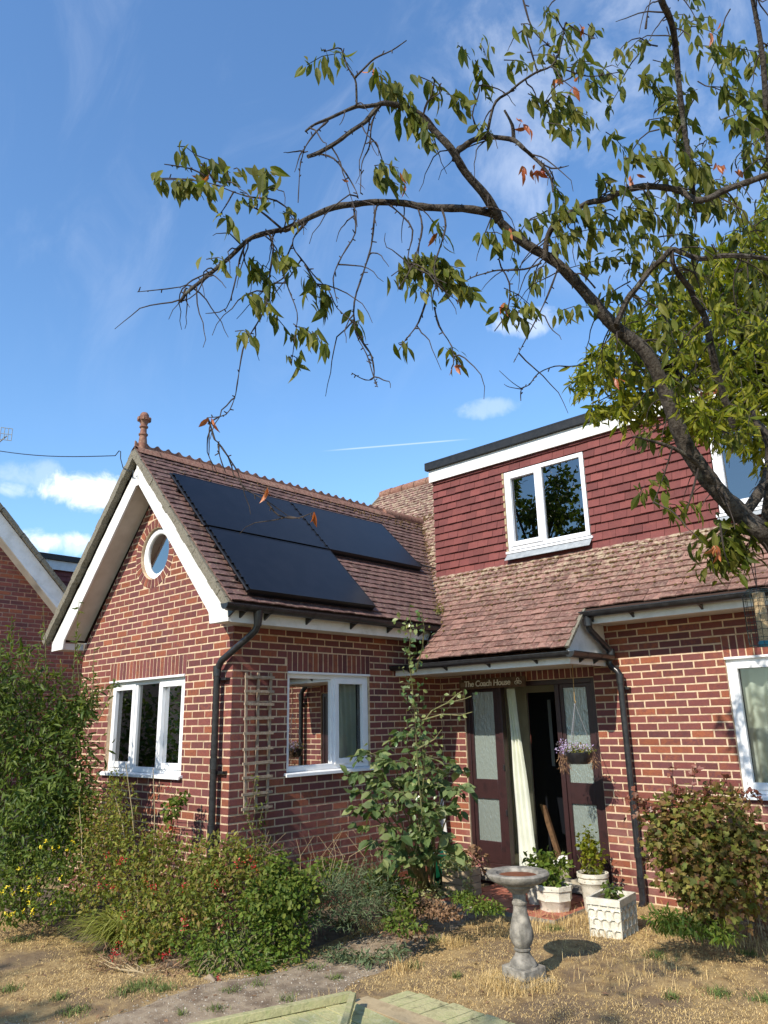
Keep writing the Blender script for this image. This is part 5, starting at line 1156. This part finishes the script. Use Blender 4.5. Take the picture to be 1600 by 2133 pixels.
paths.append((lim([(1370, -60), (1380, 0), (1394, 37), (1405, 80), (1412, 127), (1416, 190), (1428, 281), (1440, 350), (1445, 408)], 3.0, 3.3, 14, 9, br), 1.2))
paths.append((lim([(1640, 355), (1600, 366), (1555, 380), (1506, 398), (1480, 412), (1450, 417), (1420, 400), (1389, 389), (1340, 388), (1300, 398), (1260, 415), (1225, 422), (1195, 440), (1178, 448), (1155, 470), (1140, 500), (1136, 540)], 3.1, 3.4, 13, 12, br), 2))
paths.append((lim([(1640, 545), (1560, 535), (1506, 532), (1459, 539), (1420, 525), (1398, 520), (1380, 540), (1356, 562), (1330, 595), (1309, 619), (1295, 650), (1284, 676)], 3.2, 3.4, 9, 14, br), 1.5))
paths.append((lim([(1398, 520), (1402, 550), (1415, 575), (1436, 600), (1450, 630), (1469, 661), (1480, 720), (1500, 800), (1530, 890)], 3.35, 3.6, 10, 16, br), 1))
paths.append((lim([(1512, 1050), (1490, 1010), (1474, 990), (1462, 975), (1440, 955), (1403, 937), (1360, 920), (1319, 909)], 3.42, 3.3, 20, 3, tb), .3))
paths.append((lim([(1545, 1080), (1580, 1030), (1600, 980), (1600, 920), (1575, 880), (1560, 850)], 3.5, 3.7, 22, 15, tb), .3))
paths.append((lim([(1590, 1130), (1600, 1030), (1620, 900), (1640, 700), (1630, 500), (1600, 300), (1590, 120), (1560, -40)], 3.5, 3.0, 22, 7, tb), 1.5))
paths.append((lim([(1127, 548), (1100, 560), (1075, 562), (1040, 561), (1014, 567), (985, 578), (962, 591)], 3.4, 3.3, 5, 2, br), .3))
paths.append((lim([(1225, 759), (1185, 762), (1155, 762), (1122, 778), (1100, 800), (1089, 811), (1085, 835)], 3.5, 3.35, 3, 2, br), .2)); lim([(1089, 811), (1065, 795), (1040, 772)], 3.35, 3.3, 2, 1, tw); lim([(1089, 811), (1060, 805), (1050, 800)], 3.35, 3.3, 2, 1, tw)
hang = [[(585, 478), (617, 458), (577, 418), (522, 411), (487, 399), (435, 379), (368, 373), (320, 372)], [(585, 475), (540, 440), (514, 428)], [(460, 380), (443, 371), (430, 350), (412, 336), (400, 312)], [(435, 372), (400, 352), (342, 342)], [(487, 399), (470, 430), (455, 450)],
    [(790, 222), (774, 257), (768, 304), (758, 330), (751, 351), (751, 403)], [(664, 320), (695, 332), (723, 367), (740, 395), (747, 414)], [(684, 252), (660, 275), (636, 304), (628, 330), (625, 351), (621, 422)],
    [(550, 485), (558, 490), (569, 513), (562, 572), (556, 631), (538, 671), (518, 700), (506, 730), (495, 801), (488, 830), (470, 862), (432, 870)], [(432, 870), (440, 890), (447, 915), (455, 925), (480, 960), (497, 985), (502, 1010), (530, 1030), (557, 1046), (600, 1075)], [(557, 1046), (580, 1075), (620, 1080), (655, 1066)], [(455, 925), (458, 950), (470, 985)],
    [(640, 462), (625, 475), (609, 509), (636, 552), (660, 580), (684, 604), (703, 643), (743, 675)], [(743, 424), (739, 438), (739, 485), (715, 533), (695, 580), (703, 631)], [(790, 425), (782, 438), (774, 513), (755, 572), (739, 631), (741, 690), (765, 740), (780, 789), (787, 806)], [(741, 690), (760, 720), (775, 745), (779, 785), (760, 790), (733, 777)],
    [(609, 509), (590, 560), (600, 600), (618, 650), (616, 690), (607, 760)], [(636, 552), (660, 590), (684, 604)], [(514, 502), (500, 540), (492, 580), (470, 640), (428, 653)], [(447, 562), (400, 580), (376, 596), (286, 608)], [(388, 600), (380, 615), (395, 640)],
    [(800, 420), (830, 440), (860, 480), (850, 540), (870, 560), (930, 590)], [(870, 432), (880, 470), (868, 530), (850, 570), (830, 600)], [(920, 434), (930, 470), (915, 520), (905, 560), (920, 600), (960, 630)], [(905, 640), (915, 680), (940, 720), (945, 760)], [(890, 620), (870, 670), (850, 700), (835, 720)], [(880, 250), (890, 210), (920, 190), (900, 160)], [(1005, 286), (985, 240), (1000, 190), (985, 150)], [(1112, 328), (1150, 350), (1185, 345)], [(1178, 47), (1200, 60), (1240, 80)], [(1150, 136), (1190, 150), (1230, 160), (1290, 150)], [(1120, 152), (1100, 90), (1090, 50)], [(1090, 0), (1110, 60), (1150, 100)], [(1345, 60), (1350, 20), (1358, -10)], [(1240, 600), (1210, 570), (1180, 580)], [(1070, 490), (1040, 540), (1060, 590), (1055, 650), (1030, 690)], [(1165, 553), (1140, 620), (1110, 680), (1070, 755)], [(1469, 661), (1430, 700), (1400, 760)], [(1455, 975), (1440, 1040), (1430, 1060)], [(1400, 935), (1380, 1000), (1360, 1050)], [(1500, 1090), (1510, 1150), (1520, 1180)]]
for h in hang: p = lim(h, 3.3 if h[0][0] > 600 else 3.15, 3.1 if h[0][0] < 1000 else 3.3, 4.2, 1.6, tw, 3, .25); paths.append((p, .5))
# little spurs and knobs all along, and free drooping twigs from the limbs
gleaf = []
def free_twig(p, ln, leafn, up=0.):
    v = Vector((random.gauss(0, 1), random.gauss(0, .8), random.gauss(up, .5))).normalized(); pts = [p]; q = p.copy()
    for i in range(7):
        v = (v+Vector((random.gauss(0, .22), random.gauss(0, .22), -.26+random.gauss(0, .16)))).normalized(); q = q+v*ln/7; pts.append(q.copy())
    tw.tube(pts, [.0036-.00034*i for i in range(8)], 5, cap=False)
    if leafn: gleaf.append((pts[2:], leafn))
    return pts
for (p, w) in paths:
    Lp = sum((b_-a).length for a, b_ in zip(p, p[1:]))
    for _ in range(int(Lp*w*9)):
        i = random.randrange(len(p)-1); free_twig(p[i].lerp(p[i+1], random.random()), random.uniform(.10, .36), 0)
    for _ in range(int(Lp*24)):
        i = random.randrange(len(p)-1); c = p[i].lerp(p[i+1], random.random()); d_ = Vector((random.gauss(0, 1), random.gauss(0, 1), random.gauss(0, 1))).normalized(); tw.tube([c, c+d_*random.uniform(.008, .022)], [.003, .0022], 4)
tb.build('trunk', m_bark, ch); br.build('branches', m_bark, ch)
# leaf sprays: (x0,y0,x1,y1,leaves) seen against the sky
sp = [(318,374,470,388,30),(365,378,430,400,14),(370,305,402,318,5),(405,322,480,360,10),(487,352,500,360,4),(530,360,575,368,10),(540,380,560,420,10),(430,540,480,546,7),(465,450,480,470,5),(500,400,530,420,6),(590,440,620,470,6),(520,540,550,560,8),(565,515,605,560,14),(515,612,560,632,14),(530,560,575,600,14),(490,690,525,700,6),(640,575,680,620,14),(650,615,690,640,10),(560,655,600,690,8),(615,680,655,700,12),(650,690,672,725,6),(600,745,625,752,6),(735,645,740,672,6),(640,135,700,112,14),(700,110,715,120,3),(775,150,830,195,16),(805,175,868,250,36),(780,345,830,350,12),(780,370,830,385,10),(860,240,905,300,26),(815,575,880,540,22),(850,540,960,560,36),(895,560,985,610,34),(855,590,900,620,12),(935,725,960,765,8),(830,715,850,722,4),(1010,485,1060,495,16),(1040,640,1080,660,16),(1070,660,1110,640,12),(1050,600,1110,640,8),(900,460,925,500,12),(955,95,980,125,4),(1000,90,1015,125,5),(990,125,1010,190,11),(1085,50,1115,60,5),(1050,125,1100,138,9),(1110,115,1180,125,15),(1150,80,1200,60,9),(1225,50,1245,80,5),(1190,135,1235,130,9),(1100,195,1160,235,18),(1150,225,1225,240,26),(1140,255,1210,280,20),(1220,165,1262,195,16),(1262,140,1290,142,3),(875,160,920,190,10),(930,195,970,220,14),(1020,280,1000,260,6),(1360,125,1420,150,16),(1430,50,1485,35,10),(1450,95,1590,110,34),(1340,150,1400,230,36),(1400,220,1440,270,16),(1400,290,1440,330,16),(1262,275,1300,310,10),(1240,375,1290,400,18),(1300,330,1400,330,28),(1420,310,1490,390,30),(1470,370,1500,430,16),(1100,460,1250,430,34),(1150,495,1300,475,40),(1180,560,1330,530,36),(1300,430,1400,460,34),(1400,430,1520,430,34),(1160,650,1230,640,16),(1480,180,1590,200,30),(1500,250,1590,230,24),(1350,250,1420,250,16),(1540,330,1600,340,12),(1430,1045,1450,1070,6),(1330,1040,1345,1010,9),(1350,1000,1395,1015,10),(1395,1050,1420,1065,12),(1580,640,1600,620,10)]
lc = LV(); lo_ = LV()
def hangleaves(a, b_, n, size=.092, lvq=None):
    s = np.sort(rng.random(n)); P_ = np.array([tuple(a.lerp(b_, q)) for q in s]); ax_ = np.array(b_-a); ax_ = ax_/max(1e-6, np.linalg.norm(ax_)); sd = np.cross(ax_, [0, 0, 1]); sd = sd/max(1e-6, np.linalg.norm(sd)); sg = np.where(np.arange(n) % 2, 1, -1)[:, None]
    d = sd*sg*.5+ax_*.25+np.array([0, 0, -1.0])+rn(n, 3)*.30; nr = sd*sg*.8+rn(n, 3)*.45+[0, 0, .35]
    lvq.add(T_CH, P_+rn(n, 3)*.017, d+rn(n, 3)*.22, nr, size*(.45+.75*rng.random(n)))
for (x0, y0, x1, y1, n) in sp:
    n = int(n*(1.3 if x0 < 1100 else 1.1))
    dpt = 3.1 if x0 < 700 else (3.25 if x0 < 1150 else random.uniform(3.2, 3.6))
    a, b_ = P3(x0, y0, dpt), P3(x1, y1, dpt+random.uniform(-.15, .15)); mdl = a.lerp(b_, .5)+Vector((0, 0, .015))
    tw.tube([a, mdl, b_], [.0022, .002, .0014], 4, cap=False); hangleaves(a, mdl, n//2+1, .085, lc); hangleaves(mdl, b_, n//2+1, .085, lc)
for k in range(120):   # more sprays in the fuller right-hand part of the crown
    x = random.uniform(1130, 1640); y = random.uniform(-30, 720)
    if y > 560 and x < 1250: continue
    if 1200 < x < 1330 and y < 370: continue
    p = free_twig(P3(x, y, random.uniform(3.2, 4.3)), random.uniform(.15, .35), 0); hangleaves(p[2], p[5], random.randint(5, 11), .08, lc); hangleaves(p[5], p[7], 5, .075, lc)
for k in range(70):   # mid greens between the limb and the bright tree behind
    x = random.uniform(1240, 1640); y = random.uniform(500, 900)
    if y > 650 and x < 1290: continue
    p = free_twig(P3(x, y, random.uniform(3.5, 4.2)), random.uniform(.15, .3), 0); hangleaves(p[2], p[5], 7, .08, lc)
def cluster(x, y, d_, n, r, size, T, lvq, drop=1.):
    c = np.array(P3(x, y, d_)); P_ = c+rn(n, 3)*r; dd = rn(n, 3)*.5; dd[:, 2] -= drop; lvq.add(T, P_, dd, rn(n, 3), size*(.6+.6*rng.random(n)))
cluster(1520, 1120, 3.5, 110, .055, .085, T_CH, lc, .8); cluster(1500, 1150, 3.5, 70, .05, .085, T_CH, lc, 1.); cluster(1540, 1140, 3.5, 60, .04, .08, T_CH, lc)
for (x, y, n) in [(420, 385, 3), (443, 868, 3), (553, 1018, 3), (655, 1066, 2), (545, 385, 2), (735, 375, 2), (830, 365, 3), (850, 545, 3), (915, 480, 2), (1090, 350, 4), (1110, 355, 5), (1125, 358, 4), (1085, 245, 3), (1100, 265, 4), (1195, 180, 4), (1155, 170, 3), (780, 155, 2), (1480, 75, 3), (1505, 340, 4), (1530, 355, 3), (1490, 345, 2), (1320, 370, 3), (1060, 480, 4), (1050, 640, 4), (1280, 790, 3), (1460, 820, 3), (1480, 810, 3), (1490, 1140, 5), (945, 765, 3), (1210, 50, 3)]: cluster(x, y, 3.08 if x < 700 else 3.3, n, .012, .06, T_CH, lo_)
for p, n in gleaf: hangleaves(p[0], p[-1], n, .08, lc)
tw.build('twigs', m_twig, ch); lc.build('foliage', m_cherry, ch); lo_.build('dead_leaves', m_orange, ch)

# ------------------------------------------------------------------ brighter green tree behind it
bt = thing('yellow_green_tree', 'dense yellow-green leafy tree behind the cherry, covering the right end of the dormer', 'tree', (6.3, .6, G))
mb = MB(); c0 = P3(1760, 1000, 5.2); mb.tube(smooth([Vector((6.3, .6, G)), Vector((6.2, .55, 1.2)), P3(1760, 1000, 5.2), P3(1640, 850, 5.1), P3(1560, 720, 5.0), P3(1500, 620, 5.)], 3), [.10-.005*i for i in range(16)], 10, jit=.05)
poly = [(1205, 800), (1215, 740), (1235, 690), (1290, 640), (1350, 640), (1390, 590), (1450, 560), (1500, 500), (1560, 450), (1620, 400), (1700, 380), (1720, 900), (1620, 960), (1580, 930), (1500, 900), (1440, 905), (1390, 890), (1330, 870), (1270, 865), (1225, 850)]
def inside(x, y):
    r = False; n = len(poly)
    for i in range(n):
        (x0, y0), (x1, y1) = poly[i], poly[(i+1) % n]
        if (y0 > y) != (y1 > y) and x < (x1-x0)*(y-y0)/(y1-y0)+x0: r = not r
    return r
lv = LV(); hub = [P3(1560, 720, 5.), P3(1500, 620, 5.), P3(1640, 850, 5.1), P3(1400, 760, 4.9)]
mb.tube(smooth([P3(1560, 720, 5.), P3(1480, 760, 4.95), P3(1400, 760, 4.9), P3(1300, 760, 4.8)], 3), [.03-.0025*i for i in range(10)], 7)
k = 0
while k < 760:
    x = random.uniform(1195, 1720); y = random.uniform(380, 960)
    if not inside(x, y): continue
    k += 1; dp_ = random.uniform(4.5, 5.6); a = P3(x, y, dp_); v = Vector((random.gauss(0, .5), random.gauss(0, .5), random.gauss(-.5, .4))).normalized(); b_ = a+v*random.uniform(.08, .18)
    mb.tube([a, b_], [.0025, .0015], 4, cap=False); n = random.randint(11, 18); s = rng.random(n); P_ = np.array([tuple(a.lerp(b_, q)) for q in s]); d = rn(n, 3)*.75; d[:, 2] -= .75; lv.add(T_LN, P_+rn(n, 3)*.01, d, rn(n, 3)+[0, -.3, .5], .088*(.6+.6*rng.random(n)))
    if k % 6 == 0:
        h_ = min(hub, key=lambda q: (q-a).length); mb.tube([h_, h_.lerp(a, .5)+Vector((random.gauss(0, .04), 0, random.gauss(0, .05))), a], [.010, .006, .003], 5, cap=False)
for k in range(90):   # nearer sprays hanging in front of the cherry trunk
    x = random.uniform(1400, 1640); y = random.uniform(640, 930)
    if x < 1470 and y > 860: continue
    a = P3(x, y, random.uniform(3.15, 3.4)); v = Vector((random.gauss(0, .6), random.gauss(0, .6), -.6)).normalized(); b_ = a+v*.12; mb.tube([a, b_], [.002, .0012], 4, cap=False)
    n = 9; s = rng.random(n); P_ = np.array([tuple(a.lerp(b_, q)) for q in s]); d = rn(n, 3)*.7; d[:, 2] -= .9; lv.add(T_LN, P_, d, rn(n, 3)+[0, -.3, .4], .058*(.6+.6*rng.random(n)))
mb.build('trunk', m_bark, bt); lv.build('crown', m_lime, bt)

# ------------------------------------------------------------------ garden trees behind the photographer (reflected in the windows, shading the lawn)
def big_tree(x, y, h, r, seed, label, n=5200):
    t = thing('garden_tree', label, 'tree', (x, y, G), 'trees across the garden'); rr = random.Random(seed); mb = MB(); lv = LV()
    mb.tube([(x, y, G), (x+.1, y, h*.25), (x-.1, y+.1, h*.55), (x, y, h*.85)], [.22, .18, .12, .04], 10)
    for k in range(26):
        a = rr.uniform(0, 6.28); q = rr.random()**.5*r*.8; c = (x+math.cos(a)*q, y+math.sin(a)*q, h*rr.uniform(.38, .95)); s = r*rr.uniform(.22, .42)*(1.15-.5*abs(c[2]/h-.6)); mb.tube([(x, y, c[2]*.7), c], [.06, .015], 5, cap=False); blob_leaves(lv, T_OV, c, (s, s, s*.85), n//26, .17, clump=14)
    mb.build('trunk', m_bark, t); lv.build('crown', m_dkgrn, t)
big_tree(-6.6, -9.5, 9.6, 2.2, 1, 'tall tree reflected in the dormer window, beyond the lawn')
big_tree(-4.2, -10.5, 9.3, 1.9, 2, 'tree behind the photographer, reflected in the right pane of the dormer window')
big_tree(-9.0, -4.3, 4.2, 1.9, 3, 'bushy tree across the garden, reflected in the gable window')
big_tree(1.2, -12.8, 7.9, 2.1, 4, 'tree behind the photographer shading the left foreground', 3600)
big_tree(5.0, -13.4, 9.3, 2.2, 5, 'tree behind the photographer shading the right foreground lawn', 3200)

shrub('garden_hedge', 'dense dark hedge at the garden boundary, reflected in the gable window', 'hedge', [((-5.7, -1.75-.7*i, .95), (.6, .55, 1.6), 900) for i in range(7)], T_OV, .10, m_dkgrn, (-5.7, -4, G), 30, m_twig, clump=14)
# ------------------------------------------------------------------ curtains and things in the windows
def curtain(name, x0, x1, y, z0, z1, label, n=40, amp=.022, gather=0, plane='y', fold=9):
    V = []; m = 8
    for j in range(m+1):
        t_ = j/m; z = z0+(z1-z0)*t_
        for i in range(n+1):
            s = i/n; xx = x0+(x1-x0)*s; xx = xx + (x0-xx)*gather*(1-t_)*.6; dd = amp*math.sin(s*fold*2*math.pi+.6*math.sin(t_*3+s*5)); V.append((xx, y+dd, z) if plane == 'y' else (y+dd, xx, z))
    return tag(npmesh(name, np.array(V), np.array([(j*(n+1)+i, j*(n+1)+i+1, (j+1)*(n+1)+i+1, (j+1)*(n+1)+i) for j in range(m) for i in range(n)]), m_curtain, None, True), label, 'curtain')
curtain('curtain', 3.66, 5.1, L+.20, .86, 2.14, 'pale full-height curtain filling the right-hand ground floor window', 90, .03, .0, 'y', 10)
curtain('curtain', 1.84, 1.50, -.13, 1.10, 2.08, 'white curtain gathered behind the opening pane of the side window', 30, .018, .5, 'x', 4)
mb = MB(); mb.box((-1.08, .13, 1.13), (-1.02, .15, 1.30)); tag(mb.build('window_card', M('pinkish_card', [(.42, .12, .13), (.6, .5, .5)], .6, 60, 2), None), 'small reddish card standing inside the right pane of the gable window', 'card')
tag(MB().obox((-1.0, .2, 1.22), Vector((1, .2, 0)).normalized(), Vector((-.2, 1, 0)).normalized(), Vector((.2, 0, 1)).normalized(), .055, .006, .08).build('picture_frame', M('print', [(.45, .15, .16), (.65, .55, .55), (.3, .1, .12)], .6, 50, 3), None), 'tilted reddish printed card on the gable window sill', 'card')
tag(MB().box((-.22, .95, 1.08), (-.17, .99, 1.2)).box((-.23, .93, 1.06), (-.16, 1.01, 1.085)).build('sill_ornament', m_dark, None, bevel=.004), 'small dark ornament on the inner sill of the side window', 'ornament')

# ------------------------------------------------------------------ grass, litter
def on_path(x, y):
    yy = np.clip(y, -4, 2.35); l = np.interp(yy, [p[1] for p in PL], [p[0] for p in PL]); r = np.interp(yy, [-4.2, -3.2, -2.2, -1.085, -.606, -.1, .4, 1.2, 2.0, 2.35], [p[0] for p in PR]); return (x > l+.0)&(x < r)
def in_bed(x, y): return (x < np.interp(y, [-1.0, -.4, .4, 1.4, 2.4], [.5, .95, 1.0, .92, .7]))&(y > np.interp(x, [-6, -2, -.4, .6, .95], [-1.3, -.9, -1.0, -.9, -.4]))
def lownoise(x, y): return .5+.25*np.sin(x*3.1+1.7*np.sin(y*2.3))+.25*np.sin(y*4.1+1.3*np.sin(x*3.7+1))
def blades(name, n, area, hgt, w, mat, label, keep, lean=.8):
    x = rng.uniform(area[0], area[1], n); y = rng.uniform(area[2], area[3], n); k = keep(x, y); x, y = x[k], y[k]; n = len(x)
    a = rng.uniform(0, 2*np.pi, n); h = hgt*(.4+rng.random(n)); ln = lean*h*(rng.random(n)+.2); zb_ = gzn(x, y)-.004
    sx, sy = -np.sin(a)*w/2, np.cos(a)*w/2; P0 = np.stack([x-sx, y-sy, zb_], 1); P1 = np.stack([x+sx, y+sy, zb_], 1); a2 = a+rng.normal(0, .6, n)
    M0 = np.stack([x-sx*.8+np.cos(a)*ln*.4, y-sy*.8+np.sin(a)*ln*.4, zb_+h*.6], 1); M1 = np.stack([x+sx*.8+np.cos(a)*ln*.4, y+sy*.8+np.sin(a)*ln*.4, zb_+h*.6], 1); Tp = np.stack([x+np.cos(a2)*ln*1.2, y+np.sin(a2)*ln*1.2, zb_+h*.9], 1)
    V = np.stack([P0, P1, M1, M0, Tp], 1).reshape(-1, 3); b = np.arange(n)[:, None]*5; Fq = np.concatenate([b+[0, 1, 2], b+[0, 2, 3], b+[3, 2, 4]], 0)
    o = npmesh(name, V, Fq, mat, None); return tag(o, kind='stuff')
area = (-2.6, 5.6, -2.8, 3.2)
def keepdry(x, y):
    p = on_path(x, y); b = in_bed(x, y); ln_ = lownoise(x, y)*.6+.4*lownoise(x*3.7+2, y*3.3); d = np.clip((ln_-.22)*2.2, .06, 1); d = np.where(p, np.clip((ln_-.62)*1.5, .01, .5), d); d = np.where(b, .0, d); pt = (x > .85)&(x < 2.1)&(y > 2.15); d = np.where(pt, 0, d); return rng.random(len(x)) < d
blades('dry_grass', 360000, area, .015, .004, m_grass, None, keepdry, 1.5)
def tufts(name, centres, per, hgt, w, mat, lean):
    xs_, ys_ = [], []
    for (cx_, cy_, r_, k_) in centres:
        n = int(per*k_); xs_.append(rng.normal(cx_, r_, n)); ys_.append(rng.normal(cy_, r_, n))
    x = np.concatenate(xs_); y = np.concatenate(ys_); n = len(x); k = ~((abs(x-2.8) < .12)&(abs(y-.62) < .12)); x, y = x[k], y[k]; n = len(x)
    a = rng.uniform(0, 2*np.pi, n); h = hgt*(.35+rng.random(n)); ln = lean*h*(rng.random(n)+.2); zb_ = gzn(x, y)-.004
    sx, sy = -np.sin(a)*w/2, np.cos(a)*w/2; P0 = np.stack([x-sx, y-sy, zb_], 1); P1 = np.stack([x+sx, y+sy, zb_], 1)
    M0 = np.stack([x-sx*.8+np.cos(a)*ln*.4, y-sy*.8+np.sin(a)*ln*.4, zb_+h*.65], 1); M1 = np.stack([x+sx*.8+np.cos(a)*ln*.4, y+sy*.8+np.sin(a)*ln*.4, zb_+h*.65], 1); Tp = np.stack([x+np.cos(a)*ln*1.2, y+np.sin(a)*ln*1.2, zb_+h*.95], 1)
    V = np.stack([P0, P1, M0, M1, Tp], 1)[:, [0, 1, 3, 2, 4]].reshape(-1, 3); b = np.arange(n)[:, None]*5; Fq = np.concatenate([b+[0, 1, 2], b+[0, 2, 3], b+[3, 2, 4]], 0)
    return tag(npmesh(name, V, Fq, mat, None), kind='stuff')
tufts('long_dry_grass', [(2.80, .40, .10, 1.6), (2.95, .55, .07, 1), (2.66, .50, .07, 1), (3.1, 2.9, .16, 1.5), (2.5, 2.4, .14, 1), (3.7, 2.5, .2, 1.5), (2.1, 2.15, .2, 1.5), (2.7, 2.02, .08, .8), (1.9, 1.6, .2, 1), (3.4, 1.2, .3, .8), (1.0, .9, .12, .6), (1.9, .3, .06, .6), (1.85, 1.0, .06, .6), (2.1, -.7, .08, .6)], 420, .075, .0032, m_grass, .9)
gc = []
for (px, py, r_) in ((150, 2110, .05), (300, 2060, .06), (270, 2070, .07), (340, 2068, .05), (480, 2075, .03), (215, 1990, .03), (40, 1960, .05), (1400, 2080, .03), (1500, 2070, .05), (1590, 2080, .05), (1370, 2000, .05), (950, 2030, .02), (1150, 1935, .05), (730, 2000, .06), (830, 1985, .04), (650, 2020, .04), (1560, 1990, .04), (1400, 1945, .08), (1480, 1950, .07), (120, 2080, .03), (900, 1960, .05), (540, 2060, .03), (600, 2090, .03), (450, 2110, .03), (700, 2040, .03), (860, 2010, .03), (20, 2060, .04), (380, 2120, .02)):
    q = PZ(px, py); gc.append((q.x, q.y, r_, r_/.05))
tufts('green_grass', gc, 150, .04, .0052, m_grassg, 1.3)
lv = LV(); n = 900; x = rng.uniform(-2, 5, n); y = rng.uniform(-2.4, 3., n); z = gzn(x, y)+.012
lv.add(T_SM, np.stack([x, y, z], 1), np.stack([rn(n), rn(n), rn(n)*.15], 1), np.stack([rn(n)*.3, rn(n)*.3, np.ones(n)], 1), .02+.03*rng.random(n)); tag(lv.build('fallen_leaves', m_dead), kind='stuff')
# pebbles and crumbs on the path
V = []; Fq = []; n = 9000; y = rng.uniform(-2.6, 2.3, n); x = rng.uniform(.6, 2.2, n); k = on_path(x, y); x, y = x[k], y[k]; s = .002+.006*rng.random(len(x))**2.5; z = gzn(x, y)+.010
oc = np.array([(1,0,0),(-1,0,0),(0,1,0),(0,-1,0),(0,0,.7),(0,0,-.7)]); of = np.array([(0,2,4),(2,1,4),(1,3,4),(3,0,4),(2,0,5),(1,2,5),(3,1,5),(0,3,5)])
V = np.stack([x, y, z], 1)[:, None, :]+s[:, None, None]*oc[None]*(1+.4*rn(len(x), 6, 1)); Fq = of[None]+(np.arange(len(x))*6)[:, None, None]
tag(npmesh('gravel', V.reshape(-1, 3), Fq.reshape(-1, 3), M('pebble', [(.20,.17,.13), (.34,.30,.24), (.45,.41,.34)], .9, 50, 2, .8)), kind='stuff')
c = PZ(435, 2050); mb = MB(); mb.tube([c+Vector((-.06, 0, .02)), c+Vector((0, .01, .035)), c+Vector((.05, .02, .02))], [.01, .028, .012], 6, jit=.2); tag(mb.build('stone', m_path, None), 'pale flat stone lying at the front edge of the flower bed', 'stone')
